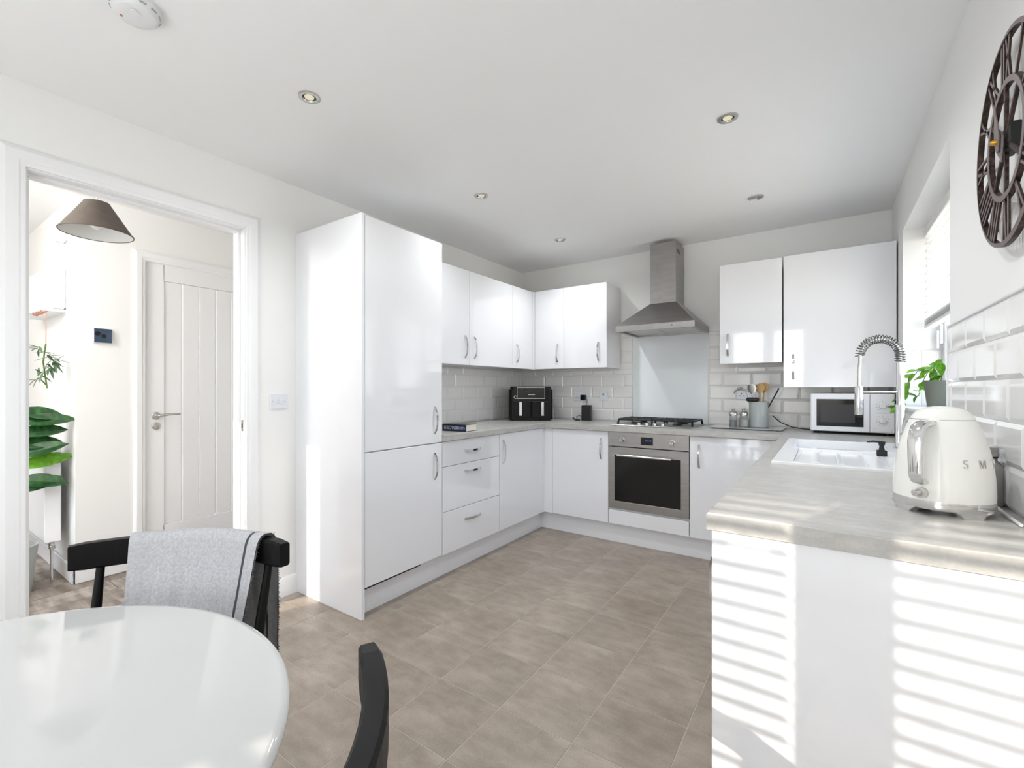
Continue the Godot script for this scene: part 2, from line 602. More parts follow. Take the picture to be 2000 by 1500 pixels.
func tile_wall(wall, origin: Vector3, along: Vector3, out: Vector3, u0: float, u1: float, v0: float, v1: float, phase: float, skip := []):
	# brick-bond courses of bevelled tiles, cut at the ends and round the rectangles in skip
	var pitch := Vector2(0.203, 0.1035)
	var g := 0.0022
	var row = 0
	while v0 + row * pitch.y < v1 - 0.006:
		var b0 = v0 + row * pitch.y
		var b1 = minf(b0 + pitch.y - g, v1)
		var ph = phase + (0.0 if row % 2 == 0 else pitch.x / 2)
		var k = floori((u0 - ph) / pitch.x)
		while ph + k * pitch.x < u1:
			var spans = [[maxf(ph + k * pitch.x, u0), minf(ph + (k + 1) * pitch.x - g, u1)]]
			for s in skip:
				if b1 > s[2] + 0.004 and b0 < s[3] - 0.004:
					var nxt = []
					for sp in spans:
						if sp[1] <= s[0] or sp[0] >= s[1]: nxt.append(sp)
						else:
							if s[0] - sp[0] > 0.008: nxt.append([sp[0], s[0]])
							if sp[1] - s[1] > 0.008: nxt.append([s[1], sp[1]])
					spans = nxt
			for sp in spans:
				if sp[1] - sp[0] < 0.008 or b1 - b0 < 0.008: continue
				var o := MeshInstance3D.new()
				o.name = "wall_tile"
				o.mesh = tile_mesh(sp[1] - sp[0], b1 - b0)
				o.material_override = M.tile
				o.transform = Transform3D(Basis(along, Vector3.UP, out), origin + along * ((sp[0] + sp[1]) / 2) + Vector3(0, (b0 + b1) / 2, 0) + out * 0.0005)
				wall.add_child(o, true)
			k += 1
		row += 1

func build_tiles():
	var wl = get_node("wall_left"); var wb = get_node("wall_back"); var wr = get_node("wall_right")
	# grout beds
	for g in [[wl, Vector3(0, T, 0), Vector3(0.002, 1.4, 1.886)], [wb, Vector3(0, T, 0), Vector3(W, 1.4, 0.002)], [wb, Vector3(1.05, 1.4, 0), Vector3(1.93, 1.665, 0.002)],
			[wr, Vector3(W - 0.002, T, 0), Vector3(W, 1.42, 0.539)], [wr, Vector3(W - 0.002, T, 1.76), Vector3(W, 1.42, 2.875)], [wr, Vector3(W - 0.002, T, 0.539), Vector3(W, 1.085, 1.76)]]:
		var st = mb(); mm(st, g[1], g[2]); part(g[0], "grout", st, M.grout)
	tile_wall(wl, Vector3.ZERO, Vector3(0, 0, -1), Vector3(1, 0, 0), -1.886, -0.008, T + 0.001, 1.385, 0.05)
	tile_wall(wb, Vector3.ZERO, Vector3(1, 0, 0), Vector3(0, 0, 1), 0.008, W - 0.008, T + 0.001, 1.375, 1.995 - 2.03, [[1.165, 1.785, T, 1.7]])
	tile_wall(wb, Vector3.ZERO, Vector3(1, 0, 0), Vector3(0, 0, 1), 1.06, 1.92, T + 0.001 + 0.1035 * 5, 1.662, 1.874 - 2.03, [[1.165, 1.785, T, 1.7]])
	tile_wall(wr, Vector3(W, 0, 0), Vector3(0, 0, 1), Vector3(-1, 0, 0), 0.008, 0.535, T + 0.001, 1.375, 0.03)
	tile_wall(wr, Vector3(W, 0, 0), Vector3(0, 0, 1), Vector3(-1, 0, 0), 0.538, 1.762, T + 0.001, 1.07, 0.03)
	tile_wall(wr, Vector3(W, 0, 0), Vector3(0, 0, 1), Vector3(-1, 0, 0), 1.765, 2.873, T + 0.001, 1.418, 0.0)
	# tiled lower reveal of the window and the trim on the tile edges
	tile_wall(wr, Vector3(0, 0, 0.539), Vector3(1, 0, 0), Vector3(0, 0, 1), W + 0.002, W + 0.16, 1.106, 1.418, W + 0.08)
	tile_wall(wr, Vector3(0, 0, 1.76), Vector3(1, 0, 0), Vector3(0, 0, -1), W + 0.002, W + 0.16, 1.106, 1.418, W + 0.08)
	var st = mb()
	mm(st, Vector3(W - 0.009, 1.418, 1.755), Vector3(W, 1.426, 2.875), 0.002)
	mm(st, Vector3(W - 0.009, 1.1, 1.755), Vector3(W, 1.42, 1.7645), 0.002)
	mm(st, Vector3(W - 0.009, T, 2.873), Vector3(W, 1.426, 2.881), 0.002)
	mm(st, Vector3(W - 0.009, 1.1, 0.5345), Vector3(W, 1.376, 0.541), 0.002)
	mm(st, Vector3(W, 1.418, 0.539), Vector3(W + 0.16, 1.425, 0.547), 0.002)
	struct("trim_4", st, M.white_plastic)
	st = mb()
	mm(st, Vector3(1.785, 1.661, 0), Vector3(1.925, 1.668, 0.009), 0.002)
	mm(st, Vector3(1.05, 1.661, 0), Vector3(1.165, 1.668, 0.009), 0.002)
	struct("trim_5", st, M.white_plastic)

func blind(called, label, at: Vector3, width: float, n: int, pitch: float, turn: float, slat_w: float, tilt: float, slat_mat = null):
	# venetian blind whose headrail hangs at the origin, slats along local x
	var b = thing(called, label, "blind", at, turn, "white venetian blinds")
	var st = mb(); cbox(st, Vector3(0, -0.022, 0), Vector3(width, 0.044, 0.045), 0.003); part(b, "headrail", st, M.blind)
	var sl = mb()
	var pts = []
	for i in 5:
		var u = -0.5 + i / 4.0
		pts.append(Vector3(0, -0.0035 * (4.0 * u * u), u * slat_w))
	for i in 4:
		for sy in [0.0, -0.0022]:
			var o = Vector3(0, sy, 0)
			quad(sl, pts[i] + o + Vector3(-width / 2 + 0.004, 0, 0), pts[i] + o + Vector3(width / 2 - 0.004, 0, 0), pts[i + 1] + o + Vector3(width / 2 - 0.004, 0, 0), pts[i + 1] + o + Vector3(-width / 2 + 0.004, 0, 0), Vector3(0, 1 if sy == 0.0 else -1, 0))
	for e in [0, 4]:
		quad(sl, pts[e] + Vector3(-width / 2 + 0.004, 0, 0), pts[e] + Vector3(width / 2 - 0.004, 0, 0), pts[e] + Vector3(width / 2 - 0.004, -0.0022, 0), pts[e] + Vector3(-width / 2 + 0.004, -0.0022, 0), Vector3(0, 0, 1 if e == 4 else -1))
	var mesh = sl.commit()
	for i in n:
		var o = part(b, "slat", mesh, slat_mat if slat_mat else M.blind)
		o.position = Vector3(0, -0.044 - pitch * (i + 0.8), 0)
		o.rotation.x = tilt
	var yb = -0.044 - pitch * (n + 0.6)
	if slat_mat:
		for i in 5:
			var o = part(b, "slat", mesh, slat_mat)
			o.position = Vector3(0, yb + 0.006 + 0.0055 * i, 0)
	st = mb(); cbox(st, Vector3(0, yb - 0.008, 0), Vector3(width - 0.006, 0.016, slat_w), 0.003); part(b, "bottom_rail", st, M.blind)
	for s in [-1, 1]:
		st = mb()
		for zz in [-1, 1]: sweep(st, [Vector3(s * (width / 2 - 0.085), -0.04, zz * slat_w * 0.52), Vector3(s * (width / 2 - 0.085), yb, zz * slat_w * 0.52)], [0.0012], 5)
		sweep(st, [Vector3(s * (width / 2 - 0.085) + 0.006, -0.04, 0), Vector3(s * (width / 2 - 0.085) + 0.006, yb, 0)], [0.001], 5)
		part(b, "ladder_cord", st, M.cord)
	return b

func build_windows():
	# window over the sink
	var st = mb()
	var x0 = W + 0.165; var x1 = W + 0.225
	for s in [[0.539, 0.6], [1.7, 1.76], [1.12, 1.18]]: mm(st, Vector3(x0, 1.1, s[0]), Vector3(x1, 2.107, s[1]), 0.005)
	for s in [[1.1, 1.16], [2.047, 2.107]]: mm(st, Vector3(x0, s[0], 0.539), Vector3(x1, s[1], 1.76), 0.005)
	var w1 = struct("window_1", st, M.white_plastic)
	for s in [[0.6, 1.12], [1.18, 1.7]]:
		st = mb()
		mm(st, Vector3(x0 + 0.028, 1.16, s[0]), Vector3(x0 + 0.033, 2.047, s[1]))
		part(w1, "pane", st, M.glass)
	st = mb(); cbox(st, Vector3(x0 - 0.008, 1.5, 0.575), Vector3(0.016, 0.11, 0.018), 0.004); cbox(st, Vector3(x0 - 0.025, 1.47, 0.575), Vector3(0.012, 0.1, 0.014), 0.004); part(w1, "window_handle", st, M.white_plastic)
	st = mb(); mm(st, Vector3(W - 0.012, 1.085, 0.541), Vector3(W + 0.17, 1.1, 1.758), 0.003)
	struct("trim_6", st, M.trim)
	blind("venetian_blind", "half lowered white venetian blind at the window over the sink", Vector3(W + 0.105, 2.08, 1.15), 1.16, 11, 0.042, PI / 2, 0.038, 0.15, M.blind_thin)
	# garden doors behind the camera: two glazed leaves with blinds
	st = mb()
	mm(st, Vector3(1.2, 0, 5.0), Vector3(1.245, 2.19, 5.08), 0.004)
	mm(st, Vector3(2.375, 0, 5.0), Vector3(2.42, 2.19, 5.08), 0.004)
	mm(st, Vector3(1.245, 2.152, 5.0), Vector3(2.375, 2.19, 5.08), 0.004)
	mm(st, Vector3(1.245, 0, 5.0), Vector3(2.375, 0.03, 5.08), 0.004)
	struct("trim_7", st, M.white_plastic)
	var n = 2
	for leaf in [[1.248, 1.829, 1.328, 1.752], [1.832, 2.372, 1.905, 2.28]]:
		st = mb()
		mm(st, Vector3(leaf[0], 0.035, 5.005), Vector3(leaf[2], 2.148, 5.06), 0.004)
		mm(st, Vector3(leaf[3], 0.035, 5.005), Vector3(leaf[1], 2.148, 5.06), 0.004)
		mm(st, Vector3(leaf[2], 2.115, 5.005), Vector3(leaf[3], 2.148, 5.06), 0.002)
		mm(st, Vector3(leaf[2], 0.035, 5.005), Vector3(leaf[3], 0.13, 5.06), 0.004)
		var d = struct("door_%d" % n, st, M.white_plastic)
		n += 1
		st = mb(); mm(st, Vector3(leaf[2], 0.13, 5.03), Vector3(leaf[3], 2.115, 5.035)); part(d, "pane", st, M.glass)
		st = mb(); cbox(st, Vector3(1.79 if n == 3 else 1.87, 1.03, 4.998), Vector3(0.03, 0.2, 0.012), 0.004); cbox(st, Vector3(1.75 if n == 3 else 1.91, 1.06, 4.96), Vector3(0.11, 0.02, 0.014), 0.005); cbox(st, Vector3(1.79 if n == 3 else 1.87, 1.06, 4.978), Vector3(0.018, 0.018, 0.04), 0.004); part(d, "door_handle", st, M.white_plastic)
	blind("venetian_blind", "white venetian blind on the garden door leaf nearer the table", Vector3(1.54, 2.14, 4.972), 0.44, 44, 0.0445, 0.0, 0.042, 0.0)
	blind("venetian_blind", "white venetian blind on the garden door leaf nearer the clock wall", Vector3(2.0925, 2.14, 4.972), 0.39, 44, 0.0445, 0.0, 0.042, 0.0)
	# the house's own return wall outside, which keeps the sun off half of the left leaf
	st = mb()
	mm(st, Vector3(0.75, -0.1, 5.2), Vector3(1.0, 3.2, 6.5))
	struct("wall_outside", st, M.render)
	st = mb()
	mm(st, Vector3(-4, -0.3, 5.2), Vector3(6.5, -0.12, 10.5))
	struct("floor_terrace", st, M.stone)

# ---------------------------------------------------------------- fitted units
func handle(parent, pos: Vector3, along: Vector3, out: Vector3, length := 0.165):
	var st = mb()
	var n = 10
	var outer := PackedVector2Array()
	var inner := PackedVector2Array()
	for i in n + 1:
		var u = -1.0 + 2.0 * i / n
		outer.append(Vector2(u * length / 2, 0.028 * (1.0 - pow(absf(u), 3.0) * 0.86)))
	for i in n + 1:
		var u = 1.0 - 2.0 * i / n
		inner.append(Vector2(u * (length / 2 - 0.004), maxf(0.028 * (1.0 - pow(absf(u), 3.0) * 0.86) - 0.005, 0.0)))
	outer.append(Vector2(length / 2, 0)); outer.append(Vector2(length / 2 - 0.006, 0))
	for i in range(1, n): outer.append(inner[i])
	outer.append(Vector2(-length / 2 + 0.006, 0)); outer.append(Vector2(-length / 2, 0))
	var side = along.cross(out)
	extrude(st, outer, 0.013, Transform3D(Basis(along, out, side), pos - side * 0.0065))
	return part(parent, "handle", st, M.chrome)

func door_x(parent, called, x, z0, z1, y0, y1):     # slab facing +x
	var st = mb(); mm(st, Vector3(x - 0.018, y0 + 0.0015, z0 + 0.0015), Vector3(x, y1 - 0.0015, z1 - 0.0015), 0.0015)
	return part(parent, called, st, M.gloss)

func door_z(parent, called, z, x0, x1, y0, y1):     # slab facing +z
	var st = mb(); mm(st, Vector3(x0 + 0.0015, y0 + 0.0015, z - 0.018), Vector3(x1 - 0.0015, y1 - 0.0015, z), 0.0015)
	return part(parent, called, st, M.gloss)

func body(parent, a: Vector3, z: Vector3, called := "body"):
	var st = mb(); mm(st, a, z); return part(parent, called, st, M.carcass)

func build_units():
	var X = Vector3(1, 0, 0); var Y = Vector3.UP; var Z = Vector3(0, 0, 1)
	var F = 0.605
	# tall fridge housing
	var t = thing("tall_cabinet", "tall white gloss fridge housing with two doors beside the doorway", "cabinet")
	var st = mb(); mm(st, Vector3(0.001, 0.0, 2.484), Vector3(F + 0.003, 2.115, 2.504), 0.0012); part(t, "side_panel", st, M.gloss)
	body(t, Vector3(0.002, 0.16, 1.889), Vector3(F - 0.02, 2.105, 2.483))
	st = mb(); mm(st, Vector3(0.002, 2.106, 1.887), Vector3(F - 0.019, 2.114, 2.483)); part(t, "top_panel", st, M.gloss)
	var d = door_x(t, "door", F, 1.887, 2.482, 0.867, 2.11)
	handle(d, Vector3(F, 1.008, 1.959), Y, X)
	d = door_x(t, "door", F, 1.887, 2.482, 0.158, 0.864)
	handle(d, Vector3(F, 0.725, 1.959), Y, X)
	st = mb(); mm(st, Vector3(0.5, 0.0, 1.888), Vector3(0.548, 0.142, 2.483)); part(t, "plinth", st, M.gloss)
	st = mb(); mm(st, Vector3(0.5, 0.143, 2.06), Vector3(0.586, 0.1575, 2.483)); part(t, "vent_grille", st, M.dark)
	# drawers
	t = thing("drawer_unit", "white gloss base unit with three drawers next to the fridge housing", "cabinet")
	body(t, Vector3(0.002, 0.15, 1.267), Vector3(F - 0.02, 0.871, 1.885))
	for y in [[0.152, 0.421, 0.336], [0.421, 0.707, 0.655], [0.707, 0.868, 0.79]]:
		d = door_x(t, "drawer", F, 1.266, 1.885, y[0], y[1])
		handle(d, Vector3(F, y[2], 1.583), Vector3(0, 0, -1), X, 0.175)
	# base units of the left corner
	t = thing("base_cabinet", "white gloss corner base cabinet between the drawers and the corner post", "cabinet")
	body(t, Vector3(0.002, 0.15, 0.003), Vector3(F - 0.02, 0.871, 1.263))
	d = door_x(t, "door", F, 0.632, 1.264, 0.152, 0.868)
	handle(d, Vector3(F, 0.732, 1.221), Y, X, 0.175)
	st = mb(); mm(st, Vector3(F - 0.018, 0.152, 0.585), Vector3(F, 0.868, 0.631), 0.001); mm(st, Vector3(F - 0.018, 0.152, 0.582), Vector3(0.679, 0.868, 0.6), 0.001); part(t, "corner_post", st, M.gloss)
	t = thing("base_cabinet", "white gloss base cabinet left of the oven, handle near the oven", "cabinet")
	body(t, Vector3(0.604, 0.15, 0.003), Vector3(1.174, 0.871, 0.58))
	d = door_z(t, "door", 0.6, 0.68, 1.176, 0.152, 0.868)
	handle(d, Vector3(1.118, 0.729, 0.6), Y, Z)
	t = thing("oven_housing", "white gloss oven housing with a filler panel under the oven", "cabinet")
	st = mb()
	mm(st, Vector3(1.1765, 0.15, 0.003), Vector3(1.192, 0.871, 0.58)); mm(st, Vector3(1.76, 0.15, 0.003), Vector3(1.7755, 0.871, 0.58)); mm(st, Vector3(1.192, 0.15, 0.003), Vector3(1.76, 0.272, 0.58))
	part(t, "body", st, M.carcass)
	door_z(t, "filler_panel", 0.6, 1.178, 1.775, 0.152, 0.262)
	t = thing("base_cabinet", "white gloss base cabinet right of the oven, handle near the oven", "cabinet")
	body(t, Vector3(1.778, 0.15, 0.003), Vector3(2.36, 0.871, 0.58))
	d = door_z(t, "door", 0.6, 1.778, 2.345, 0.152, 0.868)
	handle(d, Vector3(1.841, 0.729, 0.6), Y, Z)
	# right-hand run under the sink, doors facing the room
	var zs = [[0.605, 1.02], [1.02, 1.95], [1.95, 2.35], [2.35, 2.845]]
	var say = ["white gloss base cabinet in the corner under the microwave", "white gloss cabinet under the white sink", "narrow white gloss base cabinet between sink and kettle", "white gloss base cabinet at the worktop end under the kettle"]
	for i in 4:
		t = thing("base_cabinet", say[i], "cabinet")
		if i == 1:                                   # open inside for the sink bowl
			st = mb()
			mm(st, Vector3(2.372, 0.15, zs[i][0] + 0.002), Vector3(W - 0.003, 0.17, zs[i][1] - 0.002))
			mm(st, Vector3(2.372, 0.17, zs[i][0] + 0.002), Vector3(W - 0.003, 0.871, zs[i][0] + 0.018))
			mm(st, Vector3(2.372, 0.17, zs[i][1] - 0.018), Vector3(W - 0.003, 0.871, zs[i][1] - 0.002))
			part(t, "body", st, M.carcass)
		else:
			body(t, Vector3(2.372, 0.15, zs[i][0] + 0.002), Vector3(W - 0.003, 0.871, zs[i][1] - 0.002))
		st = mb(); mm(st, Vector3(2.35, 0.152, zs[i][0] + 0.0015), Vector3(2.368, 0.868, zs[i][1] - 0.0015), 0.0015)
		d = part(t, "door", st, M.gloss)
		handle(d, Vector3(2.35, 0.73, zs[i][1] - 0.06), Y, -X)
	st = mb(); mm(st, Vector3(2.343, 0.0, 2.847), Vector3(W - 0.001, 0.871, 2.867), 0.0015)
	single("end_panel", st, M.gloss, "white gloss end panel of the sunlit worktop run", "panel")
	# plinths
	st = mb()
	mm(st, Vector3(0.52, 0, 0.53), Vector3(0.548, 0.149, 1.887)); mm(st, Vector3(0.52, 0, 0.52), Vector3(2.42, 0.149, 0.548)); mm(st, Vector3(2.4, 0, 0.548), Vector3(2.42, 0.149, 2.845))
	single("plinth", st, M.gloss, "continuous white plinth under the base cabinets", "plinth")
	# wall units
	t = thing("wall_cabinet", "white gloss wall cabinet next to the fridge housing, over the book", "cabinet")
	body(t, Vector3(0.011, 1.392, 1.279), Vector3(0.31, 2.105, 1.884))
	d = door_x(t, "door", 0.33, 1.278, 1.885, 1.382, 2.108)
	handle(d, Vector3(0.33, 1.521, 1.333), Y, X, 0.17)
	t = thing("wall_cabinet", "white gloss wall cabinet on the left wall, second from the fridge housing", "cabinet")
	body(t, Vector3(0.011, 1.392, 0.679), Vector3(0.31, 2.105, 1.276))
	d = door_x(t, "door", 0.33, 0.678, 1.277, 1.382, 2.108)
	handle(d, Vector3(0.33, 1.521, 1.22), Y, X, 0.17)
	t = thing("corner_wall_cabinet", "white gloss two-door corner wall cabinet above the air fryer", "cabinet")
	st = mb(); mm(st, Vector3(0.011, 1.392, 0.011), Vector3(0.31, 2.105, 0.676)); mm(st, Vector3(0.31, 1.392, 0.011), Vector3(0.646, 2.105, 0.31)); part(t, "body", st, M.carcass)
	d = door_x(t, "door", 0.33, 0.347, 0.677, 1.382, 2.108)
	handle(d, Vector3(0.33, 1.516, 0.614), Y, X, 0.165)
	d = door_z(t, "door", 0.33, 0.347, 0.647, 1.382, 2.108)
	handle(d, Vector3(0.586, 1.524, 0.33), Y, Z)
	st = mb(); mm(st, Vector3(0.312, 1.382, 0.33), Vector3(0.33, 2.108, 0.346)); mm(st, Vector3(0.33, 1.382, 0.312), Vector3(0.346, 2.108, 0.33)); part(t, "corner_post", st, M.gloss)
	t = thing("wall_cabinet", "white gloss wall cabinet left of the cooker hood", "cabinet")
	st = mb(); mm(st, Vector3(0.65, 1.384, 0.011), Vector3(1.05, 2.106, 0.31), 0.001); part(t, "body", st, M.gloss)
	d = door_z(t, "door", 0.33, 0.648, 1.053, 1.382, 2.108)
	handle(d, Vector3(0.979, 1.522, 0.33), Y, Z)
	t = thing("wall_cabinet", "shorter white gloss wall cabinet right of the cooker hood", "cabinet")
	st = mb(); mm(st, Vector3(1.927, 1.384, 0.011), Vector3(2.318, 2.106, 0.31), 0.001); part(t, "body", st, M.gloss)
	d = door_z(t, "door", 0.33, 1.924, 2.318, 1.382, 2.106)
	handle(d, Vector3(1.98, 1.52, 0.33), Y, Z)
	t = thing("wall_cabinet", "wide tall white gloss wall cabinet above the microwave", "cabinet")
	st = mb(); mm(st, Vector3(2.324, 1.212, 0.011), Vector3(W - 0.006, 2.106, 0.315), 0.001); part(t, "body", st, M.gloss)
	d = door_z(t, "door", 0.335, 2.324, W - 0.006, 1.209, 2.108)
	handle(d, Vector3(2.381, 1.349, 0.335), Y, Z, 0.17)

func slab(st, poly: Array, y0: float, y1: float, bev: Array, b := 0.004):
	# horizontal board of outline poly (x, z), its top edge rounded where bev is true
	var n = poly.size()
	var area = 0.0
	for i in n: area += poly[i].x * poly[(i + 1) % n].y - poly[(i + 1) % n].x * poly[i].y
	var sg = 1.0 if area > 0.0 else -1.0
	var inn = []
	for i in n:
		var d0 = (poly[i] - poly[(i + n - 1) % n]).normalized()
		var d1 = (poly[(i + 1) % n] - poly[i]).normalized()
		var n0 = Vector2(-d0.y, d0.x) * sg
		var n1 = Vector2(-d1.y, d1.x) * sg
		var w0 = b if bev[(i + n - 1) % n] else 0.0
		var w1 = b if bev[i] else 0.0
		inn.append(poly[i] + n0 * w0 + n1 * w1)
	var top := PackedVector2Array()
	for i in n:
		var j = (i + 1) % n
		var p = poly[i]; var q = poly[j]
		var d = (q - p).normalized()
		var o = Vector3(d.y, 0, -d.x) * sg
		var yl = y1 - (b if bev[i] else 0.0)
		quad(st, Vector3(p.x, y0, p.y), Vector3(q.x, y0, q.y), Vector3(q.x, yl, q.y), Vector3(p.x, yl, p.y), o)
		if bev[i]:
			var A = Vector3(p.x, yl, p.y); var B = Vector3(q.x, yl, q.y); var C = Vector3(inn[j].x, y1, inn[j].y); var D = Vector3(inn[i].x, y1, inn[i].y)
			tri(st, A, B, C, o, o, Vector3.UP); tri(st, A, C, D, o, Vector3.UP, Vector3.UP)
		top.append(inn[i])
	var ix = Geometry2D.triangulate_polygon(top)
	for i in range(0, ix.size(), 3):
		ftri(st, Vector3(top[ix[i]].x, y1, top[ix[i]].y), Vector3(top[ix[i + 1]].x, y1, top[ix[i + 1]].y), Vector3(top[ix[i + 2]].x, y1, top[ix[i + 2]].y), Vector3.UP)
	var fl := PackedVector2Array(poly)
	ix = Geometry2D.triangulate_polygon(fl)
	for i in range(0, ix.size(), 3):
		ftri(st, Vector3(fl[ix[i]].x, y0, fl[ix[i]].y), Vector3(fl[ix[i + 1]].x, y0, fl[ix[i + 1]].y), Vector3(fl[ix[i + 2]].x, y0, fl[ix[i + 2]].y), Vector3.DOWN)

func build_worktop():
	var t = thing("worktop", "grey laminate worktop running along three walls", "worktop")
	var y0 = 0.8725
	var st = mb()
	slab(st, [Vector2(0.0, 0.632), Vector2(0.628, 0.632), Vector2(0.628, 1.8855), Vector2(0.0, 1.8855)], y0, T, [false, true, false, false])
	part(t, "left_section", st, M.worktop)
	st = mb()
	slab(st, [Vector2(0, 0), Vector2(W, 0), Vector2(W, 0.6295), Vector2(0.628, 0.6295), Vector2(0.628, 0.631), Vector2(0, 0.631)], y0, T, [false, false, false, false, false, false])
	part(t, "back_section", st, M.worktop)
	st = mb()                                        # round the opening for the sink
	var zi = [0.63, 0.985, 1.955, 2.875]
	slab(st, [Vector2(2.333, zi[0]), Vector2(W, zi[0]), Vector2(W, zi[1]), Vector2(2.333, zi[1])], y0, T, [false, false, false, true])
	slab(st, [Vector2(2.333, zi[1]), Vector2(2.405, zi[1]), Vector2(2.405, zi[2]), Vector2(2.333, zi[2])], y0, T, [false, false, false, true])
	slab(st, [Vector2(2.865, zi[1]), Vector2(W, zi[1]), Vector2(W, zi[2]), Vector2(2.865, zi[2])], y0, T, [false, false, false, false])
	slab(st, [Vector2(2.333, zi[2]), Vector2(W, zi[2]), Vector2(W, zi[3]), Vector2(2.333, zi[3])], y0, T, [false, false, true, true])
	part(t, "right_section", st, M.worktop)

func build_appliances():
	var Y = Vector3.UP
	# oven
	var t = thing("oven", "built-in stainless steel oven with dark glass door", "oven")
	var st = mb(); mm(st, Vector3(1.195, 0.276, 0.05), Vector3(1.757, 0.868, 0.578)); part(t, "body", st, M.dark)
	st = mb(); mm(st, Vector3(1.178, 0.758, 0.579), Vector3(1.775, 0.869, 0.602), 0.0015)
	var cp = part(t, "control_panel", st, M.steel)
	st = mb(); mm(st, Vector3(1.432, 0.781, 0.6021), Vector3(1.522, 0.838, 0.6032)); var ds = part(cp, "display", st, M.black_gloss)
	for i in 4:
		st = mb(); cbox(st, Vector3(1.470 + i * 0.011 + (0.004 if i > 1 else 0.0), 0.814, 0.6034), Vector3(0.005, 0.009, 0.0006)); part(cp, "digit", st, M.digits)
	for x in [1.286, 1.660]:
		st = mb()
		lathe(st, [Vector2(0.0, 0.026), Vector2(0.014, 0.026), Vector2(0.016, 0.023), Vector2(0.017, 0.004), Vector2(0.021, 0.003), Vector2(0.021, 0.0)], 24, tf(Vector3(x, 0.809, 0.602), Vector3(1, 0, 0), Vector3(0, 0, 1), Vector3(0, -1, 0)))
		cbox(st, Vector3(x, 0.809, 0.63), Vector3(0.006, 0.03, 0.008), 0.002)
		part(cp, "knob", st, M.satin)
		st = mb()
		for k in 6:
			var a = PI * 0.15 + PI * 1.7 * k / 5.0
			cbox(st, Vector3(x + sin(a) * 0.034, 0.809 - cos(a) * 0.03, 0.6022), Vector3(0.004, 0.004, 0.0004))
		part(cp, "knob_markings", st, M.panel_grey)
	# door frame, glass and bar handle
	st = mb()
	var gx = [1.228, 1.718]; var gy = [0.335, 0.69]
	mm(st, Vector3(1.178, 0.276, 0.579), Vector3(gx[0], 0.7525, 0.602), 0.0015); mm(st, Vector3(gx[1], 0.276, 0.579), Vector3(1.775, 0.7525, 0.602), 0.0015)
	mm(st, Vector3(gx[0] - 0.002, 0.276, 0.579), Vector3(gx[1] + 0.002, gy[0], 0.602), 0.001); mm(st, Vector3(gx[0] - 0.002, gy[1], 0.579), Vector3(gx[1] + 0.002, 0.7525, 0.602), 0.001)
	var dr = part(t, "door", st, M.steel)
	st = mb(); mm(st, Vector3(gx[0], gy[0], 0.585), Vector3(gx[1], gy[1], 0.6008)); part(dr, "glass", st, M.black_gloss)
	st = mb(); sweep(st, [Vector3(1.262, 0.694, 0.642), Vector3(1.664, 0.694, 0.642)], [0.0085], 14)
	for x in [1.275, 1.651]: sweep(st, [Vector3(x, 0.7, 0.6), Vector3(x, 0.695, 0.642)], [0.0075], 10)
	part(dr, "handle", st, M.chrome)
	# gas hob
	t = thing("gas_hob", "stainless four-burner gas hob with black grates", "hob", Vector3(1.474, T, 0.302))
	st = mb(); cbox(st, Vector3(0, 0.004, 0), Vector3(0.592, 0.008, 0.485), 0.003); part(t, "hob_plate", st, M.steel)
	for b in [[-0.155, -0.12, 0.03], [0.155, -0.12, 0.042], [-0.155, 0.04, 0.04], [0.155, 0.04, 0.032]]:
		st = mb()
		lathe(st, [Vector2(0, 0.022), Vector2(b[2] * 0.85, 0.022), Vector2(b[2] * 0.9, 0.019), Vector2(b[2] * 0.9, 0.014), Vector2(b[2], 0.014), Vector2(b[2] * 1.15, 0.008)], 20, tf(Vector3(b[0], 0.0, b[1])))
		part(t, "burner", st, M.iron)
	for sx in [-1, 1]:
		st = mb()
		var cx = 0.147 * sx
		for s in [-1, 1]:
			sweep(st, [Vector3(cx + 0.137 * s, 0.008, -0.215), Vector3(cx + 0.133 * s, 0.044, -0.2), Vector3(cx + 0.133 * s, 0.044, 0.115), Vector3(cx + 0.137 * s, 0.008, 0.13)], [0.008], 8)
			sweep(st, [Vector3(cx - 0.133, 0.042, -0.2 + 0.1575 * (s + 1)), Vector3(cx + 0.133, 0.042, -0.2 + 0.1575 * (s + 1))], [0.0075], 8)
		sweep(st, [Vector3(cx - 0.133, 0.042, -0.042), Vector3(cx + 0.133, 0.042, -0.042)], [0.0075], 8)
		for zz in [-0.12, 0.04]:
			for a in 4:
				var dv = Vector3(cos(a * PI / 2), 0, sin(a * PI / 2))
				var c = Vector3(0.155 * sx, 0.045, zz)
				sweep(st, [c + dv * 0.022, c + dv * (0.11 if a % 2 == 0 else 0.075)], [0.0075], 8)
		part(t, "grate", st, M.iron)
	for i in 4:
		st = mb(); lathe(st, [Vector2(0, 0.026), Vector2(0.013, 0.026), Vector2(0.015, 0.023), Vector2(0.016, 0.008), Vector2(0.02, 0.008)], 18, tf(Vector3(-0.098 + 0.06 * i, 0, 0.175)))
		part(t, "knob", st, M.satin)
	# chimney hood
	t = thing("cooker_hood", "stainless steel chimney cooker hood on the back wall", "cooker hood")
	st = mb()
	var lo = [Vector3(1.195, 1.697, 0.5), Vector3(1.79, 1.697, 0.5), Vector3(1.79, 1.697, 0.006), Vector3(1.195, 1.697, 0.006)]
	var up = [Vector3(1.397, 1.888, 0.272), Vector3(1.603, 1.888, 0.272), Vector3(1.603, 1.888, 0.006), Vector3(1.397, 1.888, 0.006)]
	var bo = []
	for v in lo: bo.append(v - Vector3(0, 0.044, 0))
	var mid = Vector3(1.49, 1.7, 0.25)
